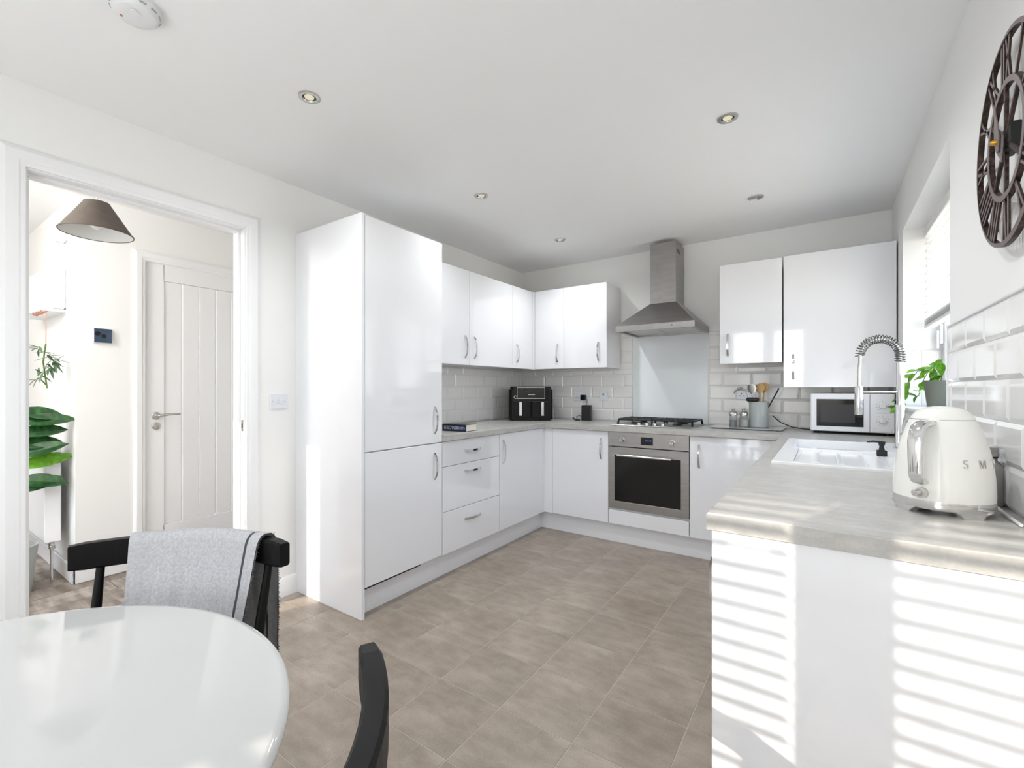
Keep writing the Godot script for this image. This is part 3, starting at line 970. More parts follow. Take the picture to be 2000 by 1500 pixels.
	for i in 4:
		var j = (i + 1) % 4
		var out = (lo[i] + lo[j]) * 0.5 - mid
		quad(st, lo[i], lo[j], up[j], up[i], out + Vector3(0, 0.2, 0))
		quad(st, bo[i], bo[j], lo[j], lo[i], out)
	quad(st, up[0], up[1], up[2], up[3], Vector3.UP)
	# underside with a rim
	var ri = [Vector3(1.225, 1.653, 0.47), Vector3(1.76, 1.653, 0.47), Vector3(1.76, 1.653, 0.04), Vector3(1.225, 1.653, 0.04)]
	for i in 4: quad(st, bo[i], bo[(i + 1) % 4], ri[(i + 1) % 4], ri[i], Vector3.DOWN)
	for i in 4: quad(st, ri[i], ri[(i + 1) % 4], ri[(i + 1) % 4] + Vector3(0, 0.014, 0), ri[i] + Vector3(0, 0.014, 0), mid - (ri[i] + ri[(i + 1) % 4]) * 0.5)
	var can = part(t, "canopy", st, M.steel)
	for k in 2:
		st = mb(); mm(st, Vector3(1.228 + 0.267 * k, 1.664, 0.045), Vector3(1.49 + 0.267 * k, 1.67, 0.465), 0.001)
		part(can, "grease_filter", st, M.satin)
	for k in 5:
		st = mb(); lathe(st, [Vector2(0, 0.003), Vector2(0.004, 0.003), Vector2(0.005, 0)], 10, tf(Vector3(1.63 + 0.017 * k, 1.676, 0.5), Vector3(1, 0, 0), Vector3(0, 0, 1), Vector3(0, -1, 0)))
		part(can, "button", st, M.dark if k == 0 else M.chrome)
	st = mb(); mm(st, Vector3(1.4, 1.888, 0.006), Vector3(1.6, 2.373, 0.269), 0.0015); var ch = part(t, "chimney", st, M.steel)
	for k in 3:
		st = mb(); cbox(st, Vector3(1.6005, 2.3 + 0.012 * (1 - k), 0.19), Vector3(0.002, 0.006, 0.1)); part(ch, "vent_slot", st, M.dark)
	# glass splashback
	st = mb(); mm(st, Vector3(1.167, T + 0.001, 0.0005), Vector3(1.783, 1.66, 0.0085), 0.001)
	var sp = single("splashback", st, M.splash, "pale grey-blue glass splashback behind the hob", "splashback")
	st = mb(); mm(st, Vector3(1.7835, T + 0.001, 0.0005), Vector3(1.7885, 1.66, 0.0095), 0.001); mm(st, Vector3(1.1615, T + 0.001, 0.0005), Vector3(1.1665, 1.66, 0.0095), 0.001); part(sp, "edge_trim", st, M.satin)
	# microwave
	t = thing("microwave", "white microwave with dark window in the worktop corner", "microwave", Vector3(2.479, T, 0.04))
	st = mb(); mm(st, Vector3(0, 0.016, 0), Vector3(0.42, 0.258, 0.336), 0.006); part(t, "body", st, M.white_plastic)
	for f in [[0.03, 0.03], [0.39, 0.03], [0.03, 0.31], [0.39, 0.31]]:
		st = mb(); lathe(st, [Vector2(0.014, 0), Vector2(0.014, 0.017)], 12, tf(Vector3(f[0], 0, f[1]))); part(t, "foot", st, M.dark)
	st = mb(); mm(st, Vector3(0.002, 0.018, 0.337), Vector3(0.302, 0.257, 0.36), 0.004); var md = part(t, "door", st, M.white_plastic)
	st = mb(); mm(st, Vector3(0.033, 0.05, 0.3601), Vector3(0.272, 0.223, 0.3615)); part(md, "window", st, M.black_gloss)
	st = mb(); mm(st, Vector3(0.055, 0.075, 0.3615), Vector3(0.23, 0.19, 0.362)); part(md, "mesh_screen", st, M.panel_grey)
	st = mb(); mm(st, Vector3(0.304, 0.018, 0.337), Vector3(0.419, 0.257, 0.36), 0.004); var mp = part(t, "control_panel", st, M.white_plastic)
	for y in [0.185, 0.095]:
		st = mb(); lathe(st, [Vector2(0, 0.016), Vector2(0.015, 0.016), Vector2(0.017, 0.013), Vector2(0.018, 0.0)], 20, tf(Vector3(0.362, y, 0.36), Vector3(1, 0, 0), Vector3(0, 0, 1), Vector3(0, -1, 0)))
		cbox(st, Vector3(0.362, y, 0.377), Vector3(0.004, 0.026, 0.004), 0.001)
		part(mp, "knob", st, M.white_plastic)
		st = mb()
		for k in 9:
			var a = PI * 0.2 + PI * 1.6 * k / 8.0
			cbox(st, Vector3(0.362 + sin(a) * 0.028, y - cos(a) * 0.028, 0.3602), Vector3(0.004, 0.004, 0.0006))
		part(mp, "dial_marks", st, M.pot_grey)
	st = mb(); mm(st, Vector3(0.33, 0.139, 0.3598), Vector3(0.395, 0.141, 0.3606)); part(mp, "dividing_line", st, M.pot_grey)
	st = mb(); mm(st, Vector3(0.315, 0.025, 0.359), Vector3(0.408, 0.048, 0.3625), 0.003); part(mp, "door_button", st, M.white_plastic)

func build_sink():
	var t = thing("sink", "white sink with ribbed drainer set in the grey worktop", "sink")
	var st = mb()
	var x0 = 2.388; var x1 = 2.884; var z0 = 0.965; var z1 = 1.975
	var ty = T + 0.011
	# rim as a frame of four bars
	var bx = [2.43, 2.79]; var bz = [1.01, 1.40]      # bowl
	var dz = [1.45, 1.93]; var dx = [2.46, 2.85]      # drainer recess
	slab(st, [Vector2(x0, z0), Vector2(bx[0], z0), Vector2(bx[0], z1), Vector2(x0, z1)], T, ty, [true, false, true, true])
	slab(st, [Vector2(dx[1], z0), Vector2(x1, z0), Vector2(x1, z1), Vector2(dx[1], z1)], T, ty, [true, true, true, false])
	slab(st, [Vector2(bx[0], z0), Vector2(dx[1], z0), Vector2(dx[1], bz[0]), Vector2(bx[0], bz[0])], T, ty, [true, false, true, false])
	slab(st, [Vector2(bx[0], bz[1]), Vector2(dx[1], bz[1]), Vector2(dx[1], dz[0]), Vector2(bx[0], dz[0])], T, ty, [true, false, true, false])
	slab(st, [Vector2(bx[0], dz[1]), Vector2(dx[1], dz[1]), Vector2(dx[1], z1), Vector2(bx[0], z1)], T, ty, [true, false, true, false])
	slab(st, [Vector2(bx[0], dz[0]), Vector2(dx[0], dz[0]), Vector2(dx[0], dz[1]), Vector2(bx[0], dz[1])], T, ty, [false, true, false, false])
	slab(st, [Vector2(bx[1], bz[0]), Vector2(dx[1], bz[0]), Vector2(dx[1], bz[1]), Vector2(bx[1], bz[1])], T, ty, [false, false, false, true])
	part(t, "rim", st, M.sink)
	st = mb()
	var dp = T - 0.19
	var tb = [Vector3(bx[0], ty - 0.002, bz[0]), Vector3(bx[1], ty - 0.002, bz[0]), Vector3(bx[1], ty - 0.002, bz[1]), Vector3(bx[0], ty - 0.002, bz[1])]
	var lb = [Vector3(bx[0] + 0.02, dp, bz[0] + 0.02), Vector3(bx[1] - 0.02, dp, bz[0] + 0.02), Vector3(bx[1] - 0.02, dp, bz[1] - 0.02), Vector3(bx[0] + 0.02, dp, bz[1] - 0.02)]
	var mid = Vector3(2.61, T - 0.1, 1.2)
	for i in 4: quad(st, tb[i], tb[(i + 1) % 4], lb[(i + 1) % 4], lb[i], mid - (tb[i] + tb[(i + 1) % 4]) * 0.5)
	quad(st, lb[0], lb[1], lb[2], lb[3], Vector3.UP)
	for i in 4: quad(st, tb[i] + (tb[i] - mid) * 0.02, tb[(i + 1) % 4] + (tb[(i + 1) % 4] - mid) * 0.02, lb[(i + 1) % 4] + (lb[(i + 1) % 4] - mid) * 0.03, lb[i] + (lb[i] - mid) * 0.03, (tb[i] + tb[(i + 1) % 4]) * 0.5 - mid)
	part(t, "bowl", st, M.sink)
	st = mb(); lathe(st, [Vector2(0, dp + 0.004), Vector2(0.03, dp + 0.004), Vector2(0.042, dp + 0.001)], 20, tf(Vector3(2.61, 0, 1.2))); part(t, "waste", st, M.chrome)
	st = mb()
	var dd = [Vector3(dx[0], ty - 0.001, dz[0]), Vector3(dx[1], ty - 0.001, dz[0]), Vector3(dx[1], ty - 0.001, dz[1]), Vector3(dx[0], ty - 0.001, dz[1])]
	var de = [Vector3(dx[0] + 0.012, T - 0.004, dz[0] + 0.002), Vector3(dx[1] - 0.012, T - 0.004, dz[0] + 0.002), Vector3(dx[1] - 0.012, T + 0.003, dz[1] - 0.012), Vector3(dx[0] + 0.012, T + 0.003, dz[1] - 0.012)]
	for i in 4: quad(st, dd[i], dd[(i + 1) % 4], de[(i + 1) % 4], de[i], Vector3.UP)
	quad(st, de[0], de[1], de[2], de[3], Vector3.UP)
	part(t, "drainer", st, M.sink)
	for i in 4:
		st = mb(); sweep(st, [Vector3(2.53 + 0.075 * i, T - 0.001, 1.475), Vector3(2.53 + 0.075 * i, T + 0.0045, 1.88)], [0.01], 10, Vector3(1, 0, 0), 0.35)
		part(t, "rib", st, M.sink)
	# spring tap
	t = thing("spring_tap", "chrome kitchen tap with coiled spring neck behind the sink", "tap", Vector3(2.838, T + 0.011, 1.245), 0.32)
	st = mb(); lathe(st, [Vector2(0.026, 0), Vector2(0.026, 0.006), Vector2(0.02, 0.01), Vector2(0.0185, 0.012), Vector2(0.0185, 0.2), Vector2(0.016, 0.205), Vector2(0.0145, 0.207), Vector2(0.0145, 0.4), Vector2(0, 0.4)], 20); part(t, "column", st, M.chrome)
	var R = 0.078
	var path = [Vector3(0, 0.35, 0), Vector3(0, 0.43, 0)]
	path.append_array(arc(Vector3(-R, 0.43, 0), Vector3(1, 0, 0), Vector3(0, 1, 0), R, 0.1, PI - 0.1, 16))
	path.append_array([Vector3(-2 * R, 0.4, 0), Vector3(-2 * R - 0.004, 0.36, 0), Vector3(-2 * R - 0.004, 0.28, 0)])
	st = mb(); sweep(st, path, [0.0065], 10); part(t, "hose", st, M.satin)
	# coil along the upper part of the hose
	var coil = []
	var cum = [0.0]
	for i in range(1, path.size()): cum.append(cum[i - 1] + path[i].distance_to(path[i - 1]))
	var L0 = 0.05; var L1 = 0.325; var turns = 25.0
	var ns = 25 * 12
	for i in ns + 1:
		var s = lerpf(L0, L1, float(i) / ns)
		var k = 0
		while k < cum.size() - 2 and cum[k + 1] < s: k += 1
		var p = path[k].lerp(path[k + 1], (s - cum[k]) / (cum[k + 1] - cum[k]))
		var tg = (path[k + 1] - path[k]).normalized()
		var v = tg.cross(Vector3(0, 0, 1)).normalized()
		var a = TAU * turns * i / ns
		coil.append(p + (v * cos(a) + Vector3(0, 0, 1) * sin(a)) * 0.0185)
	st = mb(); sweep(st, coil, [0.0022], 6); part(t, "spring", st, M.spring)
	st = mb(); lathe(st, [Vector2(0, 0.29), Vector2(0.014, 0.29), Vector2(0.0165, 0.28), Vector2(0.0165, 0.16), Vector2(0.0155, 0.155), Vector2(0, 0.155)], 20, tf(Vector3(-2 * R - 0.004, 0, 0))); var hd = part(t, "spray_head", st, M.chrome)
	st = mb(); lathe(st, [Vector2(0.0, 0.143), Vector2(0.012, 0.143), Vector2(0.013, 0.156)], 16, tf(Vector3(-2 * R - 0.004, 0, 0))); part(hd, "nozzle", st, M.dark)
	st = mb(); sweep(st, [Vector3(-0.01, 0.262, 0), Vector3(-2 * R + 0.012, 0.262, 0)], [0.005], 8); part(t, "holder_arm", st, M.chrome)
	st = mb(); sweep(st, [Vector3(0, 0.07, 0.015), Vector3(0, 0.075, 0.05), Vector3(0, 0.1, 0.08)], [0.009, 0.008, 0.005], 10); part(t, "lever", st, M.chrome)
	# soap pump
	t = thing("soap_dispenser", "small black soap pump standing on the sink drainer", "soap dispenser", Vector3(2.753, T + 0.003, 1.5))
	st = mb(); extrude(st, rrect(0.034, 0.034, 0.004), 0.024, tf(Vector3(0, 0, 0), Vector3(1, 0, 0), Vector3(0, 0, -1), Vector3(0, 1, 0))); part(t, "collar", st, M.dark)
	st = mb(); lathe(st, [Vector2(0.011, 0.024), Vector2(0.009, 0.034), Vector2(0.008, 0.04), Vector2(0.0125, 0.056), Vector2(0.0125, 0.062), Vector2(0, 0.063)], 16); part(t, "pump", st, M.dark)
	st = mb(); sweep(st, [Vector3(0, 0.06, 0), Vector3(-0.03, 0.0605, 0.004), Vector3(-0.05, 0.058, 0.007)], [0.0045, 0.004, 0.003], 8); part(t, "spout", st, M.dark)

func leaf(st, base: Vector3, dir: Vector3, up: Vector3, L: float, w: float, curl := 0.25, point := 1.0):
	var side = dir.cross(up).normalized()
	up = side.cross(dir).normalized()
	var n = 7
	var row = []
	for i in n + 1:
		var u = float(i) / n
		var ww = w * pow(sin(PI * pow(u, 0.75 if point > 0.9 else 1.0)), 0.8) * (1.0 if u < 0.97 else 0.3)
		var c = base + dir * L * u - up * (curl * L * u * u)
		row.append([c - side * ww / 2 + up * ww * 0.14, c, c + side * ww / 2 + up * ww * 0.14])
	for off in [0.0, -0.0008]:
		for i in n:
			for k in 2:
				var o = up * off
				quad(st, row[i][k] + o, row[i][k + 1] + o, row[i + 1][k + 1] + o, row[i + 1][k] + o, up if off == 0.0 else -up)

func build_counter_things():
	var st
	var t
	# kettle; its handle turns to the left of the camera
	var hd = Vector3(-0.5, 0, 0.866).normalized()
	t = thing("kettle", "glossy cream retro kettle with chrome handle on the right worktop", "kettle", Vector3(2.783, T, 2.535))
	t.scale = Vector3(0.93, 1.0, 0.93)
	st = mb(); lathe(st, [Vector2(0.0, 0.012), Vector2(0.085, 0.012), Vector2(0.094, 0.014), Vector2(0.096, 0.02), Vector2(0.0955, 0.034), Vector2(0.0, 0.034)], 48)
	for k in 4:
		var a = atan2(hd.z, hd.x) + 0.55 + k * PI / 2
		var c = Vector3(cos(a), 0, sin(a))
		var s = Vector3(-sin(a), 0, cos(a))
		extrude(st, PackedVector2Array([Vector2(-0.02, 0.0), Vector2(0.02, 0.0), Vector2(0.026, 0.008), Vector2(0.044, 0.018), Vector2(-0.044, 0.018), Vector2(-0.026, 0.008)]), 0.02, Transform3D(Basis(s, Vector3.UP, s.cross(Vector3.UP)), c * 0.08 - s.cross(Vector3.UP) * 0.01))
	part(t, "base", st, M.chrome)
	st = mb(); lathe(st, [Vector2(0.0952, 0.034), Vector2(0.0955, 0.05), Vector2(0.0945, 0.08), Vector2(0.0915, 0.11), Vector2(0.0865, 0.14), Vector2(0.0795, 0.168), Vector2(0.071, 0.193), Vector2(0.062, 0.213), Vector2(0.0605, 0.2145), Vector2(0, 0.2145)], 64)
	var bd = part(t, "body", st, M.cream)
	st = mb(); lathe(st, [Vector2(0.0595, 0.2145), Vector2(0.0605, 0.217), Vector2(0.059, 0.2205), Vector2(0.053, 0.229), Vector2(0.043, 0.2375), Vector2(0.03, 0.243), Vector2(0.015, 0.2455), Vector2(0, 0.246)], 48); part(t, "lid", st, M.cream)
	st = mb(); lathe(st, [Vector2(0.0606, 0.2138), Vector2(0.0608, 0.2152), Vector2(0.0598, 0.2166)], 48); part(t, "lid_seam", st, M.satin)
	var sd = hd.cross(Vector3.UP)
	var hp = []
	for q in [[0.058, 0.207], [0.078, 0.2085], [0.098, 0.206], [0.114, 0.199], [0.123, 0.186], [0.127, 0.168], [0.128, 0.14], [0.127, 0.1], [0.125, 0.088], [0.119, 0.08], [0.107, 0.0755], [0.088, 0.0745]]: hp.append(hd * q[0] + Vector3(0, q[1], 0))
	st = mb(); sweep(st, hp, [0.016, 0.0155, 0.015, 0.015, 0.015, 0.015, 0.0145, 0.014, 0.0135, 0.013, 0.012, 0.012], 16, sd, 0.5, true, 0.7); part(t, "handle", st, M.chrome)
	st = mb(); sweep(st, [hd * 0.089 + Vector3(0, 0.05, 0), hd * 0.104 + Vector3(0, 0.05, 0)], [0.0125], 16); var lv = part(t, "lever", st, M.satin)
	st = mb(); sweep(st, [hd * 0.1 + Vector3(0, 0.053, 0), hd * 0.118 + Vector3(0, 0.05, 0) + sd * 0.006], [0.005, 0.008], 12); part(lv, "lever_knob", st, M.chrome)
	# raised letters round the body
	var to_cam = Vector3(-0.157, 0, 0.988)
	var k0 = atan2(to_cam.x, to_cam.z)
	for i in 4:
		var a = k0 + deg_to_rad(27.0 + 23.0 * i)
		var o = Vector3(sin(a), 0, cos(a))
		var slope = Vector3(0, 1, 0) - o * 0.13
		var z = o.slide(slope.normalized()).normalized()
		letters(bd, "letter", ["S", "M", "E", "G"][i], 0.0235, 0.002, Transform3D(Basis(slope.normalized().cross(z), slope.normalized(), z), o * 0.0905 + Vector3(0, 0.121, 0)), M.satin)
	st = mb(); extrude(st, PackedVector2Array([Vector2(-0.016, -0.028), Vector2(0.016, -0.028), Vector2(0.024, 0.022), Vector2(0, 0.03), Vector2(-0.024, 0.022)]), 0.03, Transform3D(Basis(sd, Vector3.UP, -hd), -hd * 0.066 + Vector3(0, 0.178, 0))); part(t, "spout", st, M.chrome)
	st = mb(); sweep(st, [Vector3(0.05, 0.006, -0.08), Vector3(0.085, 0.004, -0.085), Vector3(0.11, 0.01, -0.06), Vector3(0.112, 0.006, 0.02), Vector3(0.113, 0.005, 0.1)], [0.0035], 8); part(t, "power_cord", st, M.white_plastic)
	# storage jar behind it
	t = thing("storage_jar", "grey lidded storage jar half hidden behind the kettle", "jar", Vector3(2.868, T, 2.385))
	st = mb(); lathe(st, [Vector2(0, 0), Vector2(0.046, 0), Vector2(0.049, 0.004), Vector2(0.049, 0.085), Vector2(0.046, 0.1), Vector2(0.037, 0.11), Vector2(0.037, 0.116), Vector2(0, 0.116)], 32); part(t, "body", st, M.jar)
	st = mb(); lathe(st, [Vector2(0.0385, 0.1165), Vector2(0.0385, 0.121)], 28); part(t, "seal", st, M.dark)
	st = mb(); lathe(st, [Vector2(0.04, 0.121), Vector2(0.04, 0.128), Vector2(0.0385, 0.13), Vector2(0.04, 0.133), Vector2(0.04, 0.143), Vector2(0.037, 0.146), Vector2(0, 0.147)], 28); part(t, "lid", st, M.jar)
	# air fryer turned out of the corner
	t = thing("air_fryer", "black two-drawer air fryer with silver handles in the corner", "air fryer", Vector3(0.395, T, 0.474), atan2(0.58, 0.814))
	st = mb()
	extrude(st, rrect(0.4, 0.27, 0.035, 5), 0.27, tf(Vector3(0, 0.012, -0.145), Vector3(1, 0, 0), Vector3(0, 0, -1), Vector3(0, 1, 0)))
	extrude(st, rrect(0.37, 0.24, 0.035, 5), 0.028, tf(Vector3(0, 0.282, -0.15), Vector3(1, 0, 0), Vector3(0, 0, -1), Vector3(0, 1, 0)))
	extrude(st, rrect(0.36, 0.24, 0.03, 5), 0.012, tf(Vector3(0, 0.0, -0.145), Vector3(1, 0, 0), Vector3(0, 0, -1), Vector3(0, 1, 0)))
	part(t, "body", st, M.air)
	st = mb(); mm(st, Vector3(-0.125, 0.205, -0.012), Vector3(0.122, 0.3, -0.0065), 0.001); var pn = part(t, "control_panel", st, M.black_gloss)
	st = mb()
	mm(st, Vector3(-0.128, 0.2, -0.012), Vector3(0.125, 0.2055, -0.005)); mm(st, Vector3(-0.128, 0.2995, -0.014), Vector3(0.125, 0.304, -0.005)); mm(st, Vector3(-0.128, 0.2, -0.012), Vector3(-0.1255, 0.3, -0.005)); mm(st, Vector3(0.122, 0.2, -0.012), Vector3(0.125, 0.3, -0.005))
	part(pn, "panel_border", st, M.satin)
	st = mb(); mm(st, Vector3(-0.028, 0.234, -0.0066), Vector3(0.034, 0.24, -0.0058)); part(pn, "printed_bar", st, M.print)
	st = mb()
	for r in 3: mm(st, Vector3(-0.06, 0.255 + 0.011 * r, -0.0066), Vector3(0.066, 0.258 + 0.011 * r, -0.0061))
	part(pn, "touch_icons", st, M.panel_grey)
	st = mb(); lathe(st, [Vector2(0.011, 0.0), Vector2(0.011, 0.003), Vector2(0.015, 0.003), Vector2(0.015, 0.0)], 16, tf(Vector3(-0.142, 0.214, -0.008), Vector3(1, 0, 0), Vector3(0, 0, 1), Vector3(0, -1, 0))); part(t, "badge", st, M.satin)
	for s in [-1, 1]:
		st = mb(); mm(st, Vector3(0.002 if s > 0 else -0.162, 0.03, -0.03), Vector3(0.162 if s > 0 else -0.002, 0.178, 0.001), 0.006); var dw = part(t, "drawer", st, M.air)
		st = mb(); cbox(st, Vector3(0.098 * s, 0.11, 0.02), Vector3(0.026, 0.125, 0.05), 0.006); part(dw, "handle", st, M.dark)
		st = mb(); cbox(st, Vector3(0.098 * s, 0.11, 0.0455), Vector3(0.024, 0.122, 0.002), 0.0008); part(dw, "handle_face", st, M.chrome)
	# paperback by the fridge housing
	t = thing("paperback_book", "thick paperback with navy spine lying beside the fridge housing", "book", Vector3(0.502, T, 1.6), -PI / 2 + 0.1)
	st = mb(); cbox(st, Vector3(0, 0.024, 0), Vector3(0.125, 0.041, 0.194)); part(t, "pages", st, M.paper)
	st = mb(); mm(st, Vector3(-0.0645, 0, -0.098), Vector3(0.0645, 0.003, 0.098)); mm(st, Vector3(0.0625, 0.0, -0.098), Vector3(0.0655, 0.048, 0.098)); part(t, "cover", st, M.navy)
	st = mb(); mm(st, Vector3(-0.0645, 0.045, -0.098), Vector3(0.0655, 0.048, 0.098)); part(t, "front_cover", st, M.book_top)
	letters(t, "spine_title", "BROWN", 0.03, 0.0006, tf(Vector3(0.0658, 0.024, 0.025), Vector3(0, 0, -1), Vector3(0, 1, 0), Vector3(1, 0, 0)), M.print, "Droid Serif")
	letters(t, "spine_title", "ORIGIN", 0.022, 0.0006, tf(Vector3(0.0658, 0.024, -0.045), Vector3(0, 0, -1), Vector3(0, 1, 0), Vector3(1, 0, 0)), M.print, "Droid Serif")
	st = mb(); extrude(st, circle2(0.009, 16), 0.0006, tf(Vector3(0.0656, 0.022, -0.084), Vector3(0, 0, -1), Vector3(0, 1, 0), Vector3(1, 0, 0))); part(t, "spine_logo", st, M.print_blue)
	# black box device and its lead
	t = thing("black_box_device", "small upright black box with a lead under the wall socket", "device", Vector3(0.78, T, 0.13), 0.25)
	st = mb(); cbox(st, Vector3(0, 0.07, 0), Vector3(0.084, 0.14, 0.09), 0.004); part(t, "casing", st, M.air)
	st = mb(); sweep(st, [Vector3(-0.03, 0.02, 0.03), Vector3(-0.06, 0.05, 0.04), Vector3(-0.085, 0.035, 0.05), Vector3(-0.08, 0.01, 0.05), Vector3(-0.055, 0.006, 0.05), Vector3(-0.09, 0.005, 0.06), Vector3(-0.118, 0.028, 0.06)], [0.003, 0.003, 0.003, 0.003, 0.006, 0.007, 0.006], 8)
	sweep(st, [Vector3(-0.005, 0.135, -0.02), Vector3(-0.008, 0.16, -0.05), Vector3(-0.01, 0.19, -0.08)], [0.0025], 8)
	part(t, "lead", st, M.dark)
	# tray with cruets and utensils
	t = thing("worktop_saver", "grey glass tray under the utensil pot", "tray", Vector3(2.095, T, 0.245), -0.02)
	st = mb(); extrude(st, rrect(0.46, 0.29, 0.02), 0.006, tf(Vector3(0, 0.005, 0), Vector3(1, 0, 0), Vector3(0, 0, -1), Vector3(0, 1, 0))); part(t, "glass_plate", st, M.tray)
	for f in [[-0.2, -0.12], [0.2, -0.12], [-0.2, 0.12], [0.2, 0.12]]:
		st = mb(); lathe(st, [Vector2(0.008, 0), Vector2(0.008, 0.005)], 10, tf(Vector3(f[0], 0, f[1]))); part(t, "foot", st, M.dark)
	var ty = T + 0.011
	var pc = Vector3(2.166, ty, 0.22)
	t = thing("utensil_pot", "round grey-green utensil pot on the glass tray", "pot", pc)
	st = mb(); lathe(st, [Vector2(0, 0.006), Vector2(0.058, 0.006), Vector2(0.058, 0.182), Vector2(0.0615, 0.184), Vector2(0.063, 0.181), Vector2(0.062, 0.004), Vector2(0.058, 0.0), Vector2(0, 0)], 40); part(t, "pot_body", st, M.pot_grey)
	var tools = [
		["ladle", "steel ladle with hooked bowl leaning left in the utensil pot", M.satin, Vector3(-0.03, 0.008, 0.01), Vector3(-0.07, 0.245, 0.02), "ladle"],
		["serving_spoon", "steel serving spoon at the left of the utensil pot", M.satin, Vector3(-0.01, 0.008, -0.01), Vector3(-0.04, 0.245, 0.0), "spoon"],
		["wooden_spoon", "pale wooden spoon in the middle of the utensil pot", M.wood, Vector3(0.0, 0.008, 0.02), Vector3(0.008, 0.25, 0.0), "spoon"],
		["wooden_spatula", "flat wooden spatula beside the wooden spoon", M.wood, Vector3(0.015, 0.008, -0.01), Vector3(0.03, 0.255, -0.02), "spatula"],
		["masher", "black masher with dark flat head low in the utensil pot", M.dark, Vector3(0.02, 0.008, 0.02), Vector3(-0.035, 0.2, 0.035), "masher"],
		["tongs", "dark steel tongs leaning right out of the utensil pot", M.iron, Vector3(-0.005, 0.008, 0.0), Vector3(0.12, 0.27, 0.0), "tongs"]]
	for u in tools:
		t = thing(u[0], u[1], u[5], pc)
		var d = (u[4] - u[3]).normalized()
		if u[0] == "tongs":
			for s in [-1, 1]:
				st = mb(); sweep(st, [u[3], u[4] + Vector3(0.006, 0.012, 0.012) * s], [0.007, 0.013], 8, Vector3(0, 0, 1), 0.35); part(t, "arm", st, u[2])
			continue
		st = mb(); sweep(st, [u[3], u[4]], [0.0045, 0.0055], 8); part(t, "handle", st, u[2])
		st = mb()
		if u[0] == "ladle":
			sweep(st, arc(u[4] + Vector3(-0.045, -0.012, 0), Vector3(1, 0, 0), Vector3(0, 1, 0), 0.045, 0.3, PI - 0.25, 8), [0.008, 0.014, 0.021, 0.027, 0.029, 0.028, 0.025, 0.02, 0.012], 12, Vector3(0, 0, 1), 0.35)
			part(t, "bowl", st, u[2])
		elif u[0] == "masher":
			cbox(st, u[4], Vector3(0.078, 0.03, 0.05), 0.008, Transform3D()); part(t, "head", st, u[2])
		else:
			sweep(st, [u[4] - d * 0.006, u[4] + d * 0.012, u[4] + d * 0.036, u[4] + d * 0.058, u[4] + d * 0.068], [0.007, 0.028, 0.036, 0.028, 0.007], 12, Vector3(0.9, 0, 0.4), 0.25 if u[0] != "serving_spoon" else 0.35)
			part(t, "bowl" if u[0] != "wooden_spatula" else "blade", st, u[2])
	for g in [["pepper_mill", "small clear pepper grinder with dark grains at the left of the tray", Vector3(2.012, ty, 0.3), M.pepper, "pepper grinder"], ["salt_mill", "small clear salt grinder with white grains beside the grey pot", Vector3(2.072, ty, 0.25), M.salt, "salt grinder"]]:
		t = thing(g[0], g[1], g[4], g[2])
		var wd = 0.028 if g[0] == "pepper_mill" else 0.036
		st = mb(); lathe(st, [Vector2(0, 0.003), Vector2(wd - 0.004, 0.003), Vector2(wd - 0.004, 0.05), Vector2(0, 0.05)], 20); part(t, "grains", st, g[3])
		st = mb(); lathe(st, [Vector2(0, 0), Vector2(wd, 0), Vector2(wd, 0.06), Vector2(0.024, 0.075), Vector2(0.024, 0.082)], 24); part(t, "jar", st, M.clear)
		st = mb(); lathe(st, [Vector2(0.025, 0.08), Vector2(0.025, 0.088), Vector2(0.03, 0.09), Vector2(0.029, 0.1), Vector2(0.02, 0.112), Vector2(0.01, 0.116), Vector2(0.01, 0.122), Vector2(0.0125, 0.128), Vector2(0.009, 0.135), Vector2(0, 0.136)], 20); part(t, "top", st, M.satin)
	st = mb(); sweep(st, [Vector3(2.24, 1.0, 0.06), Vector3(2.29, 0.955, 0.08), Vector3(2.36, 0.925, 0.1), Vector3(2.44, T + 0.004, 0.12), Vector3(2.478, T + 0.004, 0.13)], [0.0035], 8)
	single("microwave_lead", st, M.dark, "thin black lead running from behind the pot to the microwave", "cord")
	# pothos on the window sill
	t = thing("pothos_plant", "trailing green pothos in an olive pot on the kitchen window sill", "potted plant", Vector3(3.012, 1.1005, 0.97))
	st = mb(); lathe(st, [Vector2(0, 0), Vector2(0.046, 0), Vector2(0.062, 0.14), Vector2(0.057, 0.14), Vector2(0.055, 0.12), Vector2(0, 0.12)], 28); part(t, "pot", st, M.pot_olive)
	st = mb(); lathe(st, [Vector2(0, 0.125), Vector2(0.055, 0.122)], 20); part(t, "soil", st, M.soil)
	var vine = [Vector3(0, 0.12, 0), Vector3(-0.03, 0.19, -0.03), Vector3(-0.07, 0.19, -0.09), Vector3(-0.1, 0.13, -0.16), Vector3(-0.112, 0.06, -0.22), Vector3(-0.117, 0.0, -0.28), Vector3(-0.12, -0.03, -0.34)]
	var v2 = [Vector3(0, 0.12, 0), Vector3(-0.01, 0.2, -0.06), Vector3(-0.02, 0.2, -0.14), Vector3(-0.04, 0.13, -0.2), Vector3(-0.05, 0.06, -0.23)]
	var v3 = [Vector3(0, 0.12, 0), Vector3(0.005, 0.2, 0.03), Vector3(-0.005, 0.24, 0.07)]
	st = mb()
	for v in [vine, v2, v3]: sweep(st, v, [0.002], 6)
	part(t, "vines", st, M.stem)
	var lr = RandomNumberGenerator.new()
	lr.seed = 12
